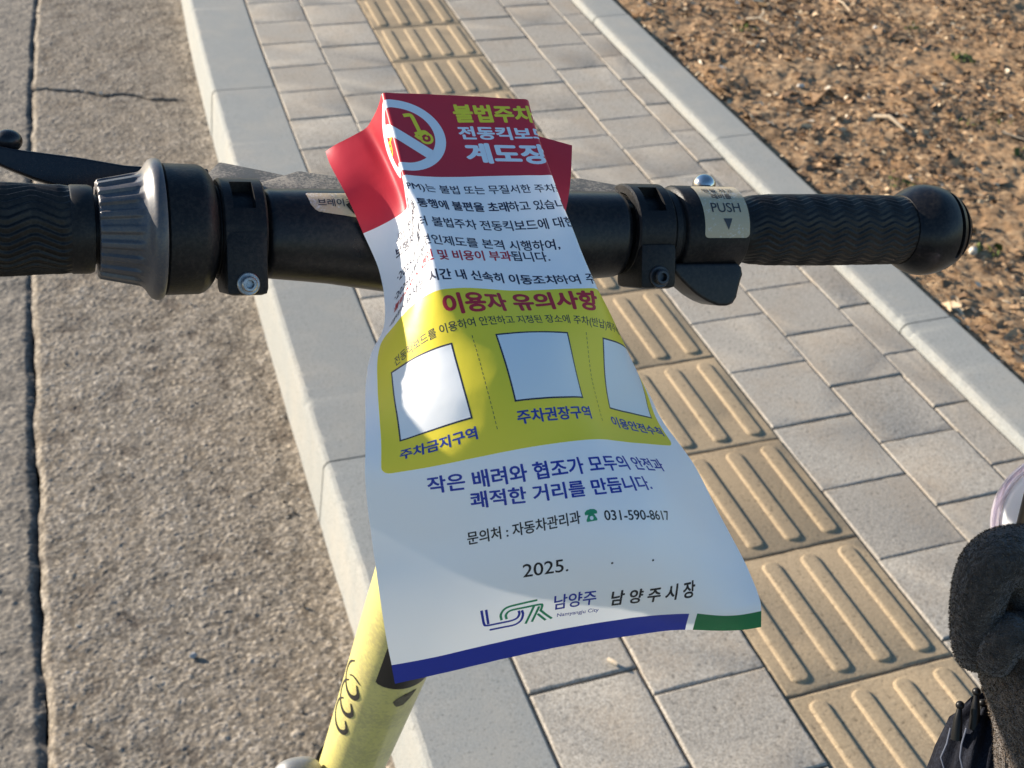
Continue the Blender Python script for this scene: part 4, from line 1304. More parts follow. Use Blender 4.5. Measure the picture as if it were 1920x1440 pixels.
    -610, -845, -144, -575, -867, -110, -539, -888, -76, -509, -911, -39, -481, -934, -2, -450, -956, 34, -413, -976, 64, -370, -992, 89, -322, -1004, 105, -272, -1011, 116, -221, -1013, 120, -169, -1013, 119, -117, -1011, 115, -65, -1007, 109, -13, -1003, 100, 38, -997, 88, 89, -991, 74, 139, -983, 57, 189, -974, 38, 239, -965, 16, 287, -954, -7, 333, -941, -34, 375, -923, -63, 413, -903, -96, 444, -878, -132, 468, -853, -173, 488, -826, -215, 506, -799, -257, 523, -772, -299,
    -625, -898, -162, -587, -918, -131, -550, -939, -99, -516, -961, -66, -484, -983, -31, -450, -1004, 2, -412, -1024, 32, -370, -1040, 57, -323, -1053, 75, -272, -1060, 87, -221, -1064, 93, -169, -1065, 95, -117, -1064, 92, -65, -1061, 87, -13, -1056, 77, 37, -1049, 64, 87, -1040, 46, 135, -1029, 25, 183, -1017, 3, 230, -1005, -21, 277, -993, -46, 323, -979, -72, 367, -964, -100, 408, -946, -130, 444, -925, -164, 474, -901, -201, 500, -874, -240, 522, -848, -281, 544, -821, -321,
    -638, -952, -180, -598, -971, -153, -559, -990, -124, -522, -1010, -93, -485, -1031, -62, -449, -1051, -31, -410, -1071, -1, -368, -1088, 24, -322, -1101, 44, -273, -1110, 58, -221, -1115, 66, -169, -1117, 69, -117, -1116, 67, -65, -1112, 62, -14, -1107, 51, 36, -1098, 36, 85, -1087, 17, 131, -1074, -7, 177, -1059, -32, 222, -1045, -59, 267, -1031, -85, 312, -1018, -111, 356, -1003, -139, 399, -988, -167, 439, -969, -199, 474, -947, -232, 505, -922, -269, 532, -897, -307, 558, -871, -345,
    -652, -1006, -197, -609, -1023, -173, -566, -1041, -148, -525, -1060, -121, -486, -1078, -93, -447, -1098, -64, -407, -1117, -36, -365, -1134, -11, -321, -1148, 10, -273, -1158, 26, -222, -1164, 37, -170, -1167, 41, -118, -1166, 39, -66, -1162, 33, -15, -1156, 22, 35, -1146, 6, 82, -1134, -14, 128, -1119, -38, 172, -1103, -66, 215, -1087, -94, 259, -1072, -122, 302, -1057, -150, 345, -1042, -178, 389, -1027, -206, 430, -1010, -236, 469, -991, -267, 505, -969, -301, 537, -945, -336, 567, -921, -372,
    -664, -1052, -217, -618, -1069, -198, -572, -1086, -177, -529, -1103, -153, -487, -1121, -127, -446, -1140, -99, -404, -1158, -73, -362, -1175, -49, -317, -1191, -28, -271, -1202, -10, -221, -1210, 3, -170, -1213, 8, -118, -1213, 6, -67, -1209, -1, -16, -1202, -12, 33, -1193, -27, 80, -1180, -45, 126, -1165, -69, 170, -1149, -96, 211, -1132, -126, 253, -1115, -156, 294, -1098, -186, 335, -1082, -216, 378, -1066, -245, 421, -1050, -274, 463, -1034, -304, 502, -1014, -335, 538, -992, -367, 572, -969, -401,
    -674, -1087, -242, -626, -1105, -225, -578, -1122, -208, -532, -1140, -186, -489, -1158, -161, -446, -1177, -136, -403, -1196, -111, -359, -1213, -89, -313, -1230, -69, -268, -1243, -49, -219, -1252, -36, -170, -1255, -29, -118, -1256, -31, -68, -1252, -39, -18, -1246, -49, 31, -1237, -63, 79, -1226, -78, 125, -1211, -98, 168, -1196, -126, 209, -1179, -157, 249, -1161, -188, 290, -1143, -219, 331, -1125, -248, 375, -1109, -276, 418, -1093, -305, 462, -1077, -333, 504, -1058, -363, 543, -1037, -393, 582, -1016, -425,
    -682, -1114, -269, -634, -1133, -252, -586, -1153, -234, -539, -1173, -215, -493, -1192, -193, -448, -1212, -171, -404, -1231, -149, -358, -1250, -127, -312, -1267, -107, -265, -1281, -90, -216, -1291, -78, -166, -1296, -73, -117, -1296, -73, -68, -1293, -80, -19, -1287, -90, 30, -1281, -100, 78, -1271, -113, 124, -1259, -131, 167, -1243, -157, 207, -1225, -187, 249, -1208, -216, 291, -1190, -246, 334, -1172, -274, 379, -1155, -301, 423, -1138, -329, 468, -1120, -357, 512, -1101, -385, 554, -1081, -415, 595, -1060, -445,
    -689, -1136, -303, -641, -1158, -282, -593, -1180, -263, -545, -1202, -245, -498, -1223, -227, -451, -1245, -207, -405, -1265, -187, -358, -1284, -167, -310, -1302, -150, -262, -1316, -135, -212, -1327, -124, -163, -1333, -118, -114, -1335, -117, -66, -1334, -121, -19, -1330, -128, 31, -1326, -135, 79, -1319, -146, 125, -1308, -162, 169, -1292, -185, 210, -1275, -213, 254, -1257, -241, 297, -1239, -269, 341, -1220, -296, 387, -1202, -323, 432, -1183, -351, 477, -1164, -379, 523, -1143, -407, 567, -1122, -435, 611, -1101, -465,
    -692, -1154, -347, -644, -1179, -324, -596, -1204, -304, -548, -1228, -286, -500, -1252, -268, -452, -1274, -249, -404, -1296, -231, -356, -1316, -213, -307, -1333, -197, -258, -1348, -183, -209, -1360, -173, -160, -1368, -166, -111, -1374, -162, -62, -1376, -161, -14, -1375, -163, 34, -1373, -168, 82, -1368, -176, 129, -1358, -190, 174, -1343, -211, 217, -1326, -236, 262, -1308, -262, 306, -1289, -290, 351, -1269, -317, 397, -1248, -344, 443, -1228, -372, 489, -1206, -400, 535, -1184, -428, 581, -1162, -457, 626, -1139, -487,
    -692, -1171, -402, -644, -1198, -380, -596, -1225, -358, -547, -1252, -338, -499, -1277, -318, -450, -1301, -299, -401, -1323, -281, -352, -1344, -264, -303, -1362, -249, -254, -1378, -236, -205, -1391, -224, -156, -1402, -215, -108, -1410, -207, -59, -1416, -203, -10, -1420, -200, 38, -1420, -202, 86, -1416, -207, 134, -1408, -218, 181, -1395, -235, 227, -1378, -257, 272, -1359, -282, 317, -1339, -309, 362, -1318, -337, 408, -1295, -365, 454, -1272, -393, 501, -1249, -422, 547, -1225, -451, 594, -1200, -481, 642, -1176, -511,
    -690, -1188, -465, -641, -1216, -442, -592, -1245, -419, -544, -1272, -398, -495, -1299, -377, -446, -1324, -357, -397, -1347, -338, -348, -1368, -321, -299, -1387, -305, -250, -1404, -290, -202, -1420, -277, -153, -1433, -265, -105, -1445, -255, -56, -1454, -247, -8, -1461, -241, 41, -1464, -239, 89, -1464, -240, 138, -1457, -248, 187, -1445, -261, 236, -1430, -279, 282, -1410, -303, 328, -1389, -330, 374, -1366, -358, 420, -1342, -387, 466, -1317, -417, 512, -1291, -447, 559, -1264, -477, 607, -1238, -507, 655, -1211, -539,
    -686, -1205, -532, -637, -1234, -508, -588, -1263, -484, -540, -1292, -461, -491, -1319, -439, -442, -1344, -419, -393, -1368, -399, -344, -1390, -380, -295, -1411, -363, -247, -1429, -346, -199, -1447, -331, -150, -1463, -317, -102, -1477, -305, -54, -1489, -294, -6, -1499, -285, 43, -1505, -280, 92, -1508, -278, 141, -1504, -282, 192, -1494, -292, 243, -1480, -305, 291, -1460, -328, 338, -1438, -354, 385, -1414, -382, 431, -1388, -412, 477, -1361, -442, 523, -1332, -474, 570, -1304, -505, 618, -1275, -536, 667, -1246, -569,
    -684, -1224, -597, -634, -1254, -573, -584, -1283, -548, -535, -1311, -525, -486, -1338, -502, -438, -1364, -480, -389, -1388, -459, -340, -1411, -439, -292, -1433, -420, -244, -1453, -403, -196, -1472, -386, -148, -1490, -371, -100, -1506, -356, -53, -1520, -344, -4, -1532, -333, 44, -1542, -325, 93, -1547, -320, 144, -1546, -320, 196, -1539, -327, 248, -1527, -338, 298, -1507, -358, 346, -1485, -382, 394, -1460, -410, 441, -1432, -440, 487, -1404, -471, 533, -1374, -503, 580, -1344, -535, 629, -1313, -567, 678, -1282, -600,
    -681, -1247, -658, -631, -1276, -633, -582, -1305, -608, -532, -1333, -585, -483, -1359, -561, -435, -1385, -539, -386, -1409, -517, -338, -1432, -497, -290, -1454, -477, -242, -1475, -458, -194, -1495, -441, -147, -1514, -424, -99, -1531, -409, -51, -1547, -396, -4, -1561, -383, 45, -1573, -374, 94, -1581, -366, 145, -1583, -365, 197, -1579, -368, 250, -1570, -376, 302, -1551, -394, 352, -1529, -416, 401, -1504, -442, 449, -1476, -472, 496, -1447, -502, 542, -1417, -534, 589, -1385, -566, 638, -1353, -598, 688, -1321, -630,
    -680, -1271, -714, -629, -1300, -689, -580, -1327, -665, -530, -1354, -641, -481, -1381, -617, -432, -1406, -595, -384, -1429, -573, -336, -1452, -552, -288, -1474, -532, -240, -1495, -513, -193, -1515, -496, -145, -1534, -479, -98, -1551, -464, -50, -1568, -449, -3, -1583, -437, 45, -1597, -426, 94, -1608, -417, 145, -1613, -414, 198, -1612, -415, 251, -1607, -421, 304, -1590, -435, 356, -1570, -455, 406, -1546, -478, 455, -1518, -506, 502, -1490, -534, 549, -1460, -565, 597, -1428, -597, 647, -1396, -628, 698, -1364, -659,
    -677, -1289, -773, -627, -1317, -747, -577, -1345, -722, -527, -1371, -698, -478, -1397, -674, -430, -1422, -652, -381, -1445, -630, -333, -1468, -609, -285, -1489, -589, -238, -1510, -570, -190, -1529, -552, -143, -1548, -535, -96, -1565, -520, -49, -1582, -505, -2, -1598, -492, 46, -1613, -481, 94, -1626, -472, 145, -1634, -467, 197, -1638, -467, 251, -1637, -470, 304, -1623, -482, 357, -1605, -498, 409, -1583, -518, 459, -1558, -543, 508, -1531, -569, 556, -1503, -598, 605, -1472, -627, 656, -1441, -657, 708, -1409, -686,
    -673, -1301, -832, -623, -1329, -806, -573, -1357, -781, -524, -1383, -756, -475, -1409, -733, -426, -1433, -710, -378, -1456, -688, -330, -1478, -667, -282, -1499, -646, -235, -1519, -627, -187, -1538, -610, -140, -1556, -593, -93, -1573, -577, -47, -1590, -563, 0, -1606, -549, 48, -1622, -538, 95, -1636, -529, 145, -1647, -523, 197, -1654, -523, 250, -1658, -524, 304, -1648, -532, 358, -1634, -545, 411, -1615, -563, 463, -1592, -584, 514, -1569, -608, 563, -1543, -633, 614, -1515, -660, 665, -1485, -687, 718, -1454, -714,
    -668, -1310, -892, -618, -1338, -866, -568, -1365, -840, -519, -1391, -815, -470, -1417, -791, -422, -1441, -768, -374, -1463, -746, -326, -1485, -725, -278, -1505, -705, -231, -1523, -686, -184, -1541, -668, -137, -1559, -651, -90, -1575, -635, -44, -1592, -620, 3, -1608, -607, 50, -1624, -596, 97, -1639, -586, 146, -1651, -581, 197, -1661, -580, 249, -1668, -581, 304, -1664, -587, 358, -1654, -597, 413, -1639, -611, 466, -1621, -629, 518, -1602, -649, 570, -1581, -671, 622, -1555, -695, 675, -1528, -719, 729, -1498, -743,
    -662, -1315, -952, -612, -1343, -925, -563, -1370, -899, -514, -1396, -874, -465, -1421, -850, -417, -1444, -826, -369, -1466, -804, -321, -1487, -783, -274, -1506, -763, -227, -1524, -744, -180, -1541, -726, -134, -1558, -709, -87, -1574, -693, -41, -1590, -678, 6, -1606, -665, 53, -1621, -653, 100, -1636, -644, 148, -1649, -639, 199, -1660, -638, 250, -1669, -639, 304, -1670, -643, 359, -1665, -651, 413, -1656, -662, 467, -1642, -677, 521, -1630, -694, 575, -1614, -712, 629, -1593, -732, 684, -1568, -753, 739, -1541, -774,
    -655, -1317, -1012, -606, -1345, -984, -556, -1372, -958, -508, -1398, -933, -459, -1422, -908, -411, -1445, -885, -364, -1465, -863, -316, -1485, -841, -269, -1504, -821, -223, -1521, -802, -176, -1538, -784, -130, -1555, -767, -84, -1571, -751, -37, -1586, -736, 9, -1602, -723, 55, -1616, -711, 102, -1631, -702, 151, -1643, -697, 201, -1653, -696, 252, -1663, -697, 305, -1667, -700, 360, -1668, -706, 414, -1664, -715, 469, -1658, -728, 524, -1652, -741, 579, -1643, -756, 635, -1627, -773, 691, -1606, -790, 748, -1582, -808,
    -647, -1317, -1071, -598, -1345, -1043, -549, -1372, -1017, -501, -1398, -992, -453, -1421, -967, -405, -1442, -944, -358, -1462, -921, -311, -1481, -900, -265, -1499, -879, -218, -1516, -860, -172, -1533, -842, -126, -1550, -825, -80, -1566, -809, -34, -1581, -794, 12, -1596, -781, 58, -1611, -769, 105, -1624, -760, 154, -1635, -754, 204, -1643, -753, 255, -1652, -754, 308, -1659, -758, 361, -1664, -763, 415, -1666, -770, 470, -1667, -780, 526, -1669, -792, 582, -1667, -804, 640, -1657, -816, 698, -1641, -830, 757, -1621, -844,
    -638, -1316, -1130, -590, -1344, -1103, -541, -1371, -1076, -493, -1396, -1050, -446, -1418, -1026, -400, -1438, -1002, -353, -1457, -980, -306, -1476, -958, -260, -1494, -938, -214, -1511, -918, -168, -1528, -900, -122, -1544, -883, -76, -1560, -867, -31, -1576, -852, 15, -1591, -839, 61, -1605, -827, 108, -1618, -817, 157, -1628, -812, 207, -1634, -810, 259, -1641, -811, 311, -1647, -814, 364, -1653, -820, 417, -1660, -826, 471, -1668, -835, 527, -1678, -845, 584, -1684, -855, 643, -1682, -864, 703, -1672, -874, 763, -1656, -884,
    -631, -1316, -1189, -582, -1343, -1162, -534, -1369, -1135, -487, -1393, -1110, -440, -1414, -1085, -394, -1434, -1061, -347, -1453, -1038, -301, -1471, -1017, -255, -1489, -996, -210, -1506, -977, -164, -1523, -958, -118, -1539, -941, -73, -1555, -925, -27, -1570, -910, 18, -1585, -897, 64, -1599, -885, 111, -1613, -875, 160, -1622, -870, 211, -1628, -868, 262, -1634, -869, 315, -1638, -872, 368, -1643, -877, 421, -1649, -883, 475, -1658, -891, 530, -1669, -901, 587, -1677, -912, 645, -1680, -922, 705, -1677, -930, 766, -1670, -938,
    -623, -1318, -1249, -575, -1342, -1221, -527, -1366, -1195, -480, -1388, -1169, -434, -1410, -1144, -388, -1430, -1120, -342, -1448, -1098, -297, -1467, -1076, -251, -1484, -1055, -206, -1502, -1036, -160, -1518, -1017, -115, -1534, -1000, -69, -1549, -983, -24, -1565, -968, 22, -1579, -955, 67, -1594, -943, 114, -1608, -933, 163, -1618, -927, 214, -1625, -926, 266, -1630, -926, 318, -1632, -930, 371, -1635, -934, 426, -1641, -940, 479, -1649, -948, 533, -1658, -958, 589, -1667, -968, 647, -1673, -978, 709, -1677, -987, 772, -1677, -992,
]
SP = np.array(SHEET, float).reshape(45, 29, 3) * 1e-4 + np.array(O)[None, None]
NV, NU, LV = 45, 29, 1.7
SQ = np.zeros((NV + 2, NU + 2, 3))
SQ[1:-1, 1:-1] = SP
SQ[0, 1:-1] = 2 * SP[0] - SP[1]
SQ[-1, 1:-1] = 2 * SP[-1] - SP[-2]
SQ[:, 0] = 2 * SQ[:, 1] - SQ[:, 2]
SQ[:, -1] = 2 * SQ[:, -2] - SQ[:, -3]
def wts(t):
    t2, t3 = t * t, t * t * t
    cr = np.stack([-.5 * t + t2 - .5 * t3, 1 - 2.5 * t2 + 1.5 * t3, .5 * t + 2 * t2 - 1.5 * t3, -.5 * t2 + .5 * t3], -1)
    bs = np.stack([(1 - t) ** 3, 3 * t3 - 6 * t2 + 4, -3 * t3 + 3 * t2 + 3 * t + 1, t3], -1) / 6
    return 0.5 * cr + 0.5 * bs
def sheet_pts(u, v):
    u, v = np.asarray(u, float), np.asarray(v, float)
    fu = np.clip((u + .5) * (NU - 1), 0, NU - 1 - 1e-9)
    fv = np.clip(v / LV * (NV - 1), 0, NV - 1 - 1e-9)
    i, j = fv.astype(int), fu.astype(int)
    wu, wv = wts(fu - j), wts(fv - i)
    out = np.zeros(u.shape + (3,))
    for p in range(4):
        for q in range(4):
            out += (wv[..., p] * wu[..., q])[..., None] * SQ[i + p, j + q]
    return out
def sheet_nrm(u, v):
    h = 2e-3
    du = sheet_pts(np.clip(u + h, -.5, .5), v) - sheet_pts(np.clip(u - h, -.5, .5), v)
    dv = sheet_pts(u, np.clip(v + h, 0, LV)) - sheet_pts(u, np.clip(v - h, 0, LV))
    n_ = np.cross(dv, du)
    return n_ / np.linalg.norm(n_, axis=-1)[..., None]

FU, FV = 160, 204                                  # cells of the paper mesh; the print is cut along the same lines
gu, gv = np.meshgrid(np.linspace(-.5, .5, FU + 1), np.linspace(0, LV, FV + 1))
FINE = sheet_pts(gu, gv)
def on_paper(u, v):
    fu, fv = np.clip((u + .5) * FU, 0, FU - 1e-7), np.clip(v / LV * FV, 0, FV - 1e-7)
    j, i = fu.astype(int), fv.astype(int)
    b_, a_ = (fu - j)[:, None], (fv - i)[:, None]
    return (FINE[i, j] * (1 - b_) + FINE[i, j + 1] * b_) * (1 - a_) + (FINE[i + 1, j] * (1 - b_) + FINE[i + 1, j + 1] * b_) * a_
sheet_me = grid_mesh('leaflet', FINE, flip=True)
leaflet = put('leaflet', sheet_me, None, (M['paper'],))
tag(leaflet, 'white printed notice with red heading and yellow panel hung over the handlebar', 'notice')

def print_part(name, items, level, step=None):
    """flat shapes (u, v) laid on the sheet; level lifts them by a fraction of a millimetre"""
    mats_, co, faces, mi = [], [], [], []
    base = 0
    for b, m in items:
        if m not in mats_:
            mats_.append(m)
        cut_grid(b, 1.0 / FU, 0)
        cut_grid(b, LV / FV, 1)
        b.verts.index_update()
        co += [(v.co.x, v.co.y, v.co.z) for v in b.verts]
        for f in b.faces:
            faces.append([base + v.index for v in f.verts])
            mi.append(mats_.index(m))
        base += len(b.verts)
        b.free()
    co = np.clip(np.array(co), [-.5, 0, 0], [.5, LV, 9])
    nr = sheet_nrm(co[:, 0], co[:, 1])
    P_ = on_paper(co[:, 0], co[:, 1]) + nr * (0.00003 * (level + co[:, 2:3]))
    # faces look the way the sheet looks
    ff = []
    for f in faces:
        p0, p1, p2 = (P_[f[0]], P_[f[1]], P_[f[2]])
        ff.append(f if np.dot(np.cross(p1 - p0, p2 - p0), nr[f[0]]) > 0 else f[::-1])
    me = bpy.data.meshes.new(name)
    me.from_pydata(P_.tolist(), [], ff)
    me.polygons.foreach_set('material_index', mi)
    smooth(me)
    me.update()
    return put(name, me, leaflet, mats_)

def line_text(s, path, h, mat_, bold=0.0, upto=None):
    """text whose natural box is bent onto a path [(u, v_centre), ...]; h is the height in sheet units"""
    b, xa, xb, ya, yb = text_bm(s, 0.004 if bold and 'M' not in s else 0.0)
    if bold:
        src = b
        b = bmesh.new()
        xa, xb, ya, yb = xa - bold, xb + bold, ya - bold * .8, yb + bold * .8
        for i, (ox, oy) in enumerate(((-1, 0), (1, 0), (0, -.8), (0, .8), (0, 0), (-.7, -.56), (.7, .56), (-.7, .56), (.7, -.56))[:9 if bold > 0.013 else 4]):
            mp = {v: b.verts.new((v.co.x + ox * bold, v.co.y + oy * bold, 0.05 * i)) for v in src.verts}
            for f in src.faces:
                b.faces.new([mp[v] for v in f.verts])
        src.free()
    pu, pv = [p[0] for p in path], [p[1] for p in path]
    for v in b.verts:
        u_ = pu[0] + (v.co.x - xa) / (xb - xa) * (pu[-1] - pu[0])
        vc = float(np.interp(u_, pu, pv))
        v.co = Vector((u_, vc - ((v.co.y - ya) / (yb - ya) - 0.5) * h, v.co.z))
    return (b, mat_)

def adv(s):
    t = 0
    for c in s:
        t += 0.27 if c == ' ' else 0.28 if c in '.,·' else 0.34 if c in '()' else 0.56 if ord(c) < 256 else 0.95
    return t
def mixed(segs, path, h):
    tot = sum(adv(s) for s, *_ in segs)
    u0, u1 = path[0][0], path[-1][0]
    pu, pv = [p[0] for p in path], [p[1] for p in path]
    out, t = [], 0
    for s, m, bold, hh in segs:
        lead = len(s) - len(s.lstrip())
        tail_ = len(s) - len(s.rstrip())
        ua = u0 + (t + 0.27 * lead) / tot * (u1 - u0)
        t += adv(s)
        ub = u0 + (t - 0.27 * tail_) / tot * (u1 - u0)
        ks = [ua] + [p for p in pu if ua < p < ub] + [ub]
        out.append(line_text(s.strip(), [(k, float(np.interp(k, pu, pv))) for k in ks], h * hh, m, bold))
    return out

# coloured fields
HB = 0.2845
print_part('red_header', [(poly_bm([(-.5, 0), (.5, 0), (.5, HB), (-.5, HB)]), M['ink_red'])], 1, 0.0100)
print_part('yellow_panel', [(poly_bm(rrect(-.460, .6680, .458, 1.1010, .024)), M['ink_yellow'])], 1, 0.0110)
print_part('blue_band', [(poly_bm([(-.5, 1.6295), (-.2980, 1.6286), (0, 1.6290), (.2998, 1.6277), (.2990, 1.7), (-.5, 1.7)]), M['ink_blue'])], 1)
print_part('green_band', [(poly_bm([(.3208, 1.6260), (.5, 1.6440), (.5, 1.7), (.3200, 1.7)]), M['ink_green'])], 1)

# the no-scooters sign
cx, cy, ro, ri = -.196, .146, .1330, .1030
def ringp(r, n=72):
    return [(cx + r * math.cos(2 * math.pi * k / n), cy + r * 0.92 * math.sin(2 * math.pi * k / n)) for k in range(n)]
b = bmesh.new()
o1, i1 = [b.verts.new((x, y, 0)) for x, y in ringp(ro)], [b.verts.new((x, y, 0)) for x, y in ringp(ri)]
for k in range(72):
    b.faces.new([o1[k], o1[(k + 1) % 72], i1[(k + 1) % 72], i1[k]])
ro_, rr_ = 0.1045, 0.0175
dx, dy = math.cos(math.radians(40)), math.sin(math.radians(40)) * 0.95
slash = [(cx - dx * ro_ + dy * rr_, cy - dy * ro_ - dx * rr_), (cx + dx * ro_ + dy * rr_, cy + dy * ro_ - dx * rr_), (cx + dx * ro_ - dy * rr_, cy + dy * ro_ + dx * rr_), (cx - dx * ro_ - dy * rr_, cy - dy * ro_ + dx * rr_)]
sign = print_part('prohibition_ring', [(b, M['ink_white']), (poly_bm(slash), M['ink_white'])], 3)
kw = 0.0115
items = [(stroke([(-.1690, .0785), (-.1570, .0760), (-.1460, .0780), (-.1390, .105), (-.1310, .1460)], kw, None, 8), M['ink_title']),
         (stroke([(-.148, .1415), (-.134, .136), (-.120, .133), (-.110, .142)], kw, None, 8), M['ink_title']),
         (stroke([(-.1480, .1445), (-.140, .153), (-.1310, .1580)], kw, None, 8), M['ink_title']),
         (stroke([(-.2680, .1200), (-.236, .134), (-.1980, .1530)], kw, None, 8), M['ink_title'])]
for (wx_, wy_) in ((-.1185, .1540), (-.2880, .1320)):
    items.append((stroke([(wx_ + .0165 * math.cos(t), wy_ + .0165 * math.sin(t)) for t in np.linspace(0, 2 * math.pi, 14)], 0.0075, None, 3), M['ink_title']))
    items.append((poly_bm([(wx_ + .0050 * math.cos(t), wy_ + .0050 * math.sin(t)) for t in np.linspace(0, 2 * math.pi, 13)[:-1]]), M['ink_title']))
print_part('scooter_pictogram', items, 2)

# heading
print_part('heading_line', [line_text('불법주차', [(-.0210, .0660), (.218, .0590)], .066, M['ink_title'], .040)], 2)
print_part('heading_line', [line_text('전동킥보드', [(-.0220, .1335), (.2450, .1345)], .047, M['ink_white'], .036)], 2)
print_part('heading_line', [line_text('계도장', [(-.0175, .2030), (.2200, .2100)], .072, M['ink_white'], .045)], 2)

K, R_ = M['ink_navy'], M['ink_red']
BD = 0.024
rows = [
    ([('·이 전동킥보드(PM)는 불법 또는 무질서한 주차로', K, 0.0135, 1)], [(-.420, .351), (-.33, .335), (-.25, .322), (-.12, .333), (.232, .337)], .036),
    ([('보행자의 안전과 통행에 불편을 초래', K, BD, 1), ('하고 있습니다', K, 0.0135, 1)], [(-.4350, .384), (-.2, .389), (.245, .394)], .034),
    ([('·2025년 11월부터 불법주차 전동킥보드에 대한', K, 0.0135, 1)], [(-.440, .459), (-.17, .454), (.222, .455)], .034),
    ([('·2026년부터는 견인제도를 본격 시행하여,', K, 0.0135, 1)], [(-.4560, .517), (-.225, .517), (.161, .520)], .034),
    ([('불법주차 시 견인 및 비용이 부과', R_, BD, 1), ('됩니다.', K, 0.0135, 1)], [(-.4500, .563), (-.19, .566), (.0192, .5535), (.125, .554)], .033),
    ([('·대여사업자는 ', K, 0.0135, 1), ('시간 내 신속히 이동조치', K, BD, 1), ('하여 주시기', K, 0.0135, 1)], [(-.4500, .6275), (-.13, .625), (.29, .641)], .033),
]
for segs, path, h in rows:
    print_part('text_line', mixed(segs, path, h), 2)
print_part('panel_heading', [line_text('이용자 유의사항', [(-.2160, .7105), (.2150, .7050)], .060, M['ink_red'], .040)], 2)
print_part('text_line', [line_text('전동킥보드를 이용하여 안전하고 지정된 장소에 주차(반납)해주세요', [(-.395, .790), (-.2389, .769), (-.15, .768), (.34, .769)], .030, K, .004)], 2)

# three blank code fields with a thin dark frame
for (u0, u1, v0, v1) in ((-.4130, -.2180, .8065, 1.0030), (-.1055, .1035, .8055, .9910), (.2205, .4270, .8060, 1.0010)):
    b = bmesh.new()
    fr = [(u0, v0), (u1, v0), (u1, v1), (u0, v1)]
    w = 0.0042
    inn = [(u0 + w, v0 + w), (u1 - w, v0 + w), (u1 - w, v1 - w), (u0 + w, v1 - w)]
    A_, B_ = [b.verts.new((*p, 0)) for p in fr], [b.verts.new((*p, 0)) for p in inn]
    for k in range(4):
        b.faces.new([A_[k], A_[(k + 1) % 4], B_[(k + 1) % 4], B_[k]])
    print_part('code_field', [(poly_bm(inn), M['ink_white']), (b, M['ink_navy'])], 2, 0.0110)
for s, p in (('주차금지구역', [(-.4140, 1.0475), (-.2150, 1.0405)]), ('주차권장구역', [(-.1100, 1.0290), (.1180, 1.0285)]), ('이용안전수칙', [(.2095, 1.0385), (.4440, 1.0480)])):
    print_part('field_caption', [line_text(s, p, .034, M['ink_label'], .030)], 2)
items = []
for u in (-.1648, .1635):
    v = .800
    while v < 1.044:
        items.append((poly_bm([(u - .0008, v), (u + .0008, v), (u + .0008, v + .008), (u - .0008, v + .008)]), K))
        v += .0125
print_part('dashed_divider', items[:20], 2)
print_part('dashed_divider', items[20:], 2)

print_part('slogan_line', [line_text('작은 배려와 협조가 모두의 안전과', [(-.3540, 1.1475), (.3360, 1.1750)], .043, M['ink_blue'], .022)], 2)
print_part('slogan_line', [line_text('쾌적한 거리를 만듭니다.', [(-.2605, 1.1990), (.2290, 1.2315)], .040, M['ink_blue'], .022)], 2)
print_part('contact_line', [line_text('문의처 : 자동차관리과', [(-.2800, 1.2880), (-.0018, 1.2832)], .032, M['ink_black'], .016),
                            line_text('031-590-8617', [(.0590, 1.2900), (.2510, 1.3230)], .025, M['ink_black'], .012)], 2)
# telephone pictogram
tx, ty, ts = .0260, 1.2840, .0160
hand = [(tx - ts, ty - .002), (tx - ts, ty - .0085), (tx - .010, ty - .0135), (tx, ty - .0150), (tx + .010, ty - .0135), (tx + ts, ty - .0085), (tx + ts, ty - .002), (tx + .009, ty - .002), (tx + .008, ty - .0075), (tx - .008, ty - .0075), (tx - .009, ty - .002)]
body = [(tx - .0055, ty - .0055), (tx + .0055, ty - .0055), (tx + .0075, ty - .001), (tx + .0135, ty + .0095), (tx + .0135, ty + .0145), (tx - .0135, ty + .0145), (tx - .0135, ty + .0095), (tx - .0075, ty - .001)]
dial = [(tx + .0048 * math.cos(t), ty + .0065 + .0048 * math.sin(t)) for t in np.linspace(0, 2 * math.pi, 19)[:-1]]
tel = print_part('telephone_pictogram', [(poly_bm(hand), M['ink_emblem']), (poly_bm(body), M['ink_emblem'])], 2)
bdl = poly_bm(dial)
print_part('dial', [(bdl, M['ink_white'])], 3).parent = tel
bd = bpy.data.objects['dial']
bd.matrix_parent_inverse = Matrix.Identity(4)
def dot(u, v, r):
    return poly_bm([(u + r * math.cos(t), v + r * math.sin(t)) for t in np.linspace(0, 2 * math.pi, 13)[:-1]])
print_part('date_line', [line_text('2025', [(-.1543, 1.3970), (-.0530, 1.4015)], .0370, M['ink_black'], -.004), (dot(-.0440, 1.4170, .0032), M['ink_black']), (dot(.0708, 1.4159, .0030), M['ink_black']), (dot(.1767, 1.4237, .0030), M['ink_black'])], 2)

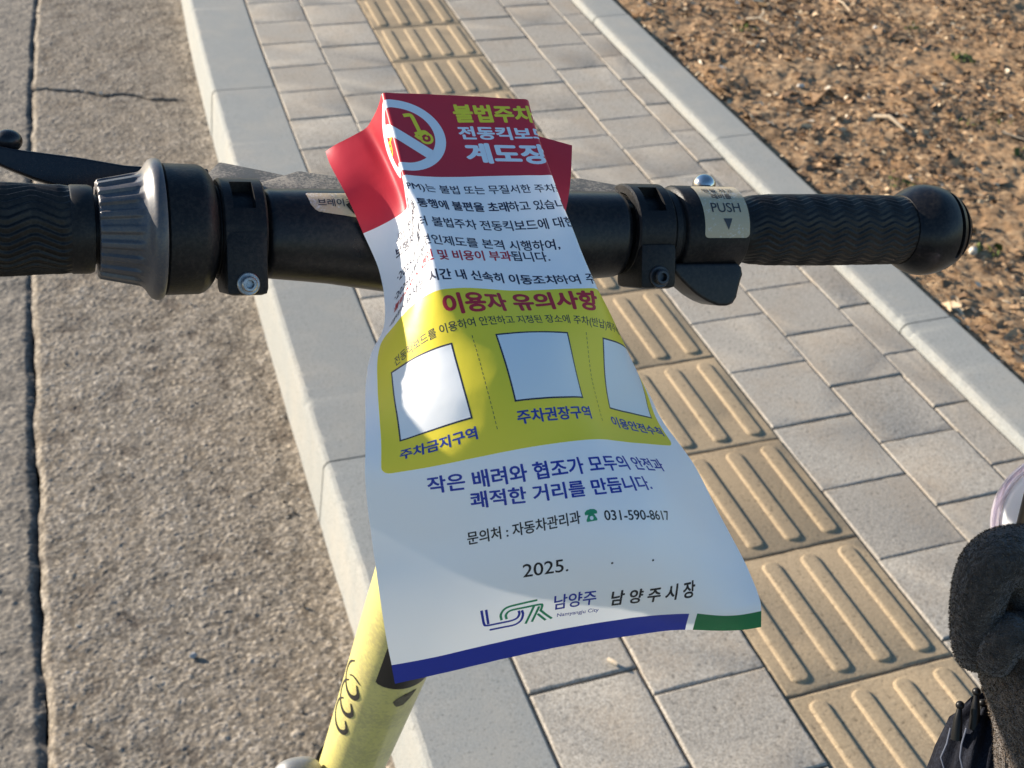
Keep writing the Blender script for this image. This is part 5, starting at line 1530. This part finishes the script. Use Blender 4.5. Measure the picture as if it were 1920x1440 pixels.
# the city emblem: double strokes
EW = 0.0066
BL, GR = M['ink_blue'], M['ink_emblem']
em = [(stroke(p, EW, None, 6), m) for p, m in (
    ([(-.2624, 1.4940), (-.2603, 1.5200), (-.2573, 1.5440), (-.2507, 1.5520), (-.2190, 1.5532), (-.1865, 1.5536), (-.1710, 1.5480), (-.1656, 1.5340), (-.1673, 1.5220)], BL),
    ([(-.2507, 1.4946), (-.2490, 1.5200), (-.2466, 1.5480)], BL),
    ([(-.2436, 1.5711), (-.2100, 1.5722), (-.1781, 1.5727), (-.1615, 1.5610), (-.1561, 1.5400), (-.1592, 1.5229)], BL),
    ([(-.2122, 1.5437), (-.2136, 1.5210), (-.1986, 1.5020), (-.1600, 1.4985), (-.1191, 1.4973)], GR),
    ([(-.1988, 1.5438), (-.2004, 1.5270), (-.1875, 1.5150), (-.1500, 1.5148), (-.1118, 1.5150), (-.1060, 1.5213), (-.1099, 1.5387)], GR),
    ([(-.1280, 1.5172), (-.1382, 1.5475), (-.1483, 1.5780)], GR),
    ([(-.1137, 1.5213), (-.1227, 1.5480), (-.1318, 1.5752)], GR),
    ([(-.1113, 1.5350), (-.0960, 1.5560), (-.0784, 1.5776)], GR),
    ([(-.1170, 1.5484), (-.1060, 1.5640), (-.0950, 1.5789)], GR))]
print_part('city_emblem', em, 2)
print_part('emblem_caption', [line_text('남양주', [(-.0750, 1.5200), (.0370, 1.5245)], .0540, M['ink_blue'], .014), line_text('Namyangju City', [(-.0646, 1.5710), (.0478, 1.5770)], .0185, M['ink_blue'], .004)], 2)
print_part('signature_line', [line_text('남 양 주 시 장', [(.0770, 1.5380), (.3070, 1.5370)], .0580, M['ink_black'], .026)], 2)

# ------------------------------------------------------------------ the person on the right: fleece-gloved hand
def cam_pt(px_, py_, dep):
    """a point given by where the photo shows it (1920 x 1440) and its distance"""
    R3 = CAM_ROT.to_matrix()
    return CAM_LOC + R3 @ Vector(((px_ - 960) / 2400.0 * dep, (720 - py_) / 2400.0 * dep, -dep))

bm = bmesh.new()
sk = bm.verts.layers.skin.verify()
def chain(pts, start=None):
    prev = start
    vs_ = []
    for px_, py_, dep, r in pts:
        v = bm.verts.new(cam_pt(px_, py_, dep))
        v[sk].radius = (r, r)
        if prev is not None:
            bm.edges.new((prev, v))
        prev = v
        vs_.append(v)
    return vs_
arm = chain([(1985, 1900, .520, .034), (1975, 1700, .515, .033), (1980, 1540, .510, .0310), (1974, 1430, .508, .0240), (1972, 1330, .506, .0228), (1970, 1230, .508, .0262), (1975, 1140, .512, .0285)])
for v in arm:
    pass
arm[0][sk].use_root = True
palm = arm[-1]
f1 = chain([(1935, 1058, .500, .0178), (1880, 1045, .494, .0150), (1844, 1072, .492, .0130), (1830, 1145, .493, .0108), (1825, 1215, .496, .0092), (1836, 1252, .500, .0070)], palm)   # index finger, bent down
f2 = chain([(1990, 1040, .518, .0150), (1950, 1010, .525, .0120), (1925, 1030, .533, .0105), (1905, 1100, .535, .0100)], palm)                               # middle finger
f3 = chain([(2030, 1060, .530, .0140), (2010, 1030, .542, .0110), (1990, 1060, .550, .0100), (1980, 1130, .548, .0090)], palm)
f4 = chain([(2060, 1110, .535, .0130), (2060, 1090, .550, .0100), (2045, 1130, .556, .0090), (2040, 1180, .552, .0080)], palm)
th = chain([(1905, 1190, .490, .0135), (1878, 1200, .486, .0098), (1866, 1232, .487, .0082), (1862, 1266, .490, .0062)], arm[5])                              # thumb
me = bpy.data.meshes.new('person')
bm.to_mesh(me)
bm.free()
person = put('person', me, None, (M['fleece'],))
tag(person, 'person at the right edge, hand and sleeve in fuzzy dark brown fleece gripping an umbrella', 'person')
sm = person.modifiers.new('skin', 'SKIN')
sm.use_smooth_shade = True
sb = person.modifiers.new('sub', 'SUBSURF')
sb.levels = sb.render_levels = 3
dg = bpy.context.evaluated_depsgraph_get()
dg.update()
body_me = bpy.data.meshes.new_from_object(person.evaluated_get(dg))
person.modifiers.clear()
person.data = body_me
smooth(body_me)
# the pile of the fleece: short fibres all over
nf = len(body_me.polygons)
body_me.calc_loop_triangles()
tri_ = np.zeros(len(body_me.loop_triangles) * 3, np.int32)
body_me.loop_triangles.foreach_get('vertices', tri_)
tri_ = tri_.reshape(-1, 3)
vc = np.zeros(len(body_me.vertices) * 3)
body_me.vertices.foreach_get('co', vc)
vc = vc.reshape(-1, 3)
p0, p1, p2 = vc[tri_[:, 0]], vc[tri_[:, 1]], vc[tri_[:, 2]]
nn = np.cross(p1 - p0, p2 - p0)
ar = np.linalg.norm(nn, axis=1)
NF = 90000
pick = rng.choice(len(tri_), NF, p=ar / ar.sum())
r1, r2 = np.sqrt(rng.random(NF))[:, None], rng.random(NF)[:, None]
base_ = p0[pick] * (1 - r1) + p1[pick] * (r1 * (1 - r2)) + p2[pick] * (r1 * r2)
nrm = nn[pick] / ar[pick][:, None]
jit = rng.normal(0, 0.55, (NF, 3))
d1_ = nrm + jit
d1_ /= np.linalg.norm(d1_, axis=1)[:, None]
d2_ = d1_ + rng.normal(0, 0.8, (NF, 3))
d2_ /= np.linalg.norm(d2_, axis=1)[:, None]
side = np.cross(d1_, rng.normal(size=(NF, 3)))
side /= np.linalg.norm(side, axis=1)[:, None]
L_ = rng.uniform(0.0005, 0.0011, NF)[:, None]
w_ = 0.00013
q0, q1 = base_ - side * w_, base_ + side * w_
m0, m1 = base_ + d1_ * L_ * .6 - side * w_, base_ + d1_ * L_ * .6 + side * w_
e0 = base_ + d1_ * L_ * .6 + d2_ * L_ * .5
P = np.stack([q0, q1, m1, m0, e0], 1).reshape(-1, 3)
bs_ = np.arange(NF)[:, None] * 5
lp = np.concatenate([bs_ + np.array([[0, 1, 2, 3]]), bs_ + np.array([[3, 2, 4]])], 1)
me = bpy.data.meshes.new('fleece_pile')
me.vertices.add(len(P))
me.vertices.foreach_set('co', P.reshape(-1).astype(np.float32))
me.loops.add(lp.size)
me.loops.foreach_set('vertex_index', lp.reshape(-1).astype(np.int32))
me.polygons.add(NF * 2)
me.polygons.foreach_set('loop_start', (np.arange(NF)[:, None] * 7 + np.array([[0, 4]])).reshape(-1).astype(np.int32))
me.update(calc_edges=True)
set_attr(me, 'tone', np.repeat(rng.beta(1.6, 2.4, NF), 5))
tag(put('fleece_pile', me, person, (M['pile'],)), kind='stuff')

# folded umbrella in the hand: pleated cloth, rib tips with little balls
umb = empty('folded_umbrella', cam_pt(1840, 1420, .522))
tag(umb, 'folded black umbrella with ball tipped ribs held below the brown fleece hand', 'umbrella')
ax0, ax1 = cam_pt(1862, 1318, .530), cam_pt(1800, 1560, .520)
ud = (ax1 - ax0).normalized()
us_ = ud.cross(Vector((0.3, 1, 0.2))).normalized()
uf = ud.cross(us_)
bm = bmesh.new()
NP = 144
rings = []
Lu = (ax1 - ax0).length
for s, r in ((0.0, 0.0065), (0.06, 0.0105), (0.2, 0.0145), (0.45, 0.0170), (0.75, 0.0185), (1.1, 0.0190), (2.0, 0.0180), (3.2, 0.0120)):
    ring = []
    for k in range(NP):
        t = 2 * math.pi * k / NP
        ple = 0.0032 * min(1, s * 6 + 0.3) * (abs(math.sin(4 * t + 0.7 * s)) ** 0.6 + 0.35 * math.sin(17 * t + 3 * s))
        rr = r - 0.0032 + ple
        ring.append(bm.verts.new(ax0 + ud * (Lu * s + 0.0035 * math.sin(8 * t + 1.0) * (s < 0.1)) + us_ * rr * math.cos(t) + uf * rr * math.sin(t)))
    rings.append(ring)
for r0, r1 in zip(rings[:-1], rings[1:]):
    for k in range(NP):
        bm.faces.new([r0[k], r0[(k + 1) % NP], r1[(k + 1) % NP], r1[k]])
put('canopy', bm_mesh(bm, 'canopy', 60), umb, (M['umbrella_cloth'],))
bm = bmesh.new()
tube(bm, [ax0 - ud * 0.05, ax0 + ud * 0.01], 0.0038, 16)
tube(bm, [ax0 - ud * 0.10, ax0 - ud * 0.05], [0.009, 0.0085], 20)
put('handle', bm_mesh(bm, 'handle', 50), umb, (M['umbrella_tip'],))
tips = [((1800, 1322), (1796, 1352), .516, 1.0), ((1831, 1297), (1829, 1332), .517, 1.0), ((1842, 1318), (1840, 1350), .522, .9), ((1862, 1300), (1860, 1340), .540, .9), ((1880, 1310), (1876, 1345), .545, .9), ((1846, 1292), (1844, 1330), .548, .85)]
for (tx_, ty_), (bx_, by_), dep, sc_ in tips:
    bm = bmesh.new()
    p, q = cam_pt(tx_, ty_, dep), cam_pt(bx_, by_, dep)
    q2 = cam_pt(bx_ - 3, by_ + 34, dep + 0.001)
    tube(bm, [p, p * .55 + q * .45, q, q2], [0.0008 * sc_, 0.0013 * sc_, 0.0019 * sc_, 0.0022 * sc_], 12)
    g_ = bmesh.ops.create_uvsphere(bm, u_segments=18, v_segments=12, radius=0.00175 * sc_)
    for v in g_['verts']:
        v.co = v.co + p
    put('rib_tip', bm_mesh(bm, 'rib_tip', 60), umb, (M['umbrella_tip'],))
bm = bmesh.new()
for pts in ([(1812, 1365), (1803, 1395), (1800, 1420), (1806, 1445)], [(1770, 1440), (1764, 1420), (1775, 1395), (1782, 1365)]):
    tube(bm, [cam_pt(x_, y_, .5035) for x_, y_ in pts], 0.00035, 6)
put('seam_thread', bm_mesh(bm, 'seam_thread', 60), umb, (M['thread'],))

# clear plastic cup held above it: only the rim of its lid shows
cup = empty('plastic_cup', cam_pt(2010, 990, .560))
tag(cup, 'clear plastic cup lid rim showing behind the fleece hand at the right edge', 'cup')
cc = cam_pt(2012, 988, .560)
cn = (CAM_LOC - cc).normalized()
cx_ = Vector((0, 0, 1)).cross(cn).normalized()
cy_ = cn.cross(cx_)
def cring(bm, prof, n=128):
    rings = []
    for r, h in prof:
        rings.append([bm.verts.new(cc + cn * h + (cx_ * math.cos(2 * math.pi * k / n) + cy_ * math.sin(2 * math.pi * k / n)) * r) for k in range(n)])
    for r0, r1 in zip(rings[:-1], rings[1:]):
        for k in range(n):
            bm.faces.new([r0[k], r0[(k + 1) % n], r1[(k + 1) % n], r1[k]])
    return rings
bm = bmesh.new()
rg = cring(bm, [(0.0318, -0.004), (0.0338, -0.004), (0.0342, -0.001), (0.0338, 0.002), (0.0330, 0.0030), (0.0322, 0.0022), (0.0318, 0.0006), (0.0312, 0.0028), (0.0304, 0.0030), (0.0298, 0.0012)])
put('rim', bm_mesh(bm, 'rim', 60), cup, (M['clear_plastic'],))
bm = bmesh.new()
rg = cring(bm, [(0.0297, 0.0005), (0.0285, 0.0030), (0.0270, 0.0042), (0.015, 0.0046), (0.002, 0.0047)])
bm.faces.new(rg[-1])
put('lid', bm_mesh(bm, 'lid', 60), cup, (M['frosted_plastic'],))
bm = bmesh.new()
rg = cring(bm, [(0.0315, -0.005), (0.029, -0.045), (0.025, -0.085)])
bm.faces.new(rg[-1])
put('cup_wall', bm_mesh(bm, 'cup_wall', 60), cup, (M['clear_plastic'],))
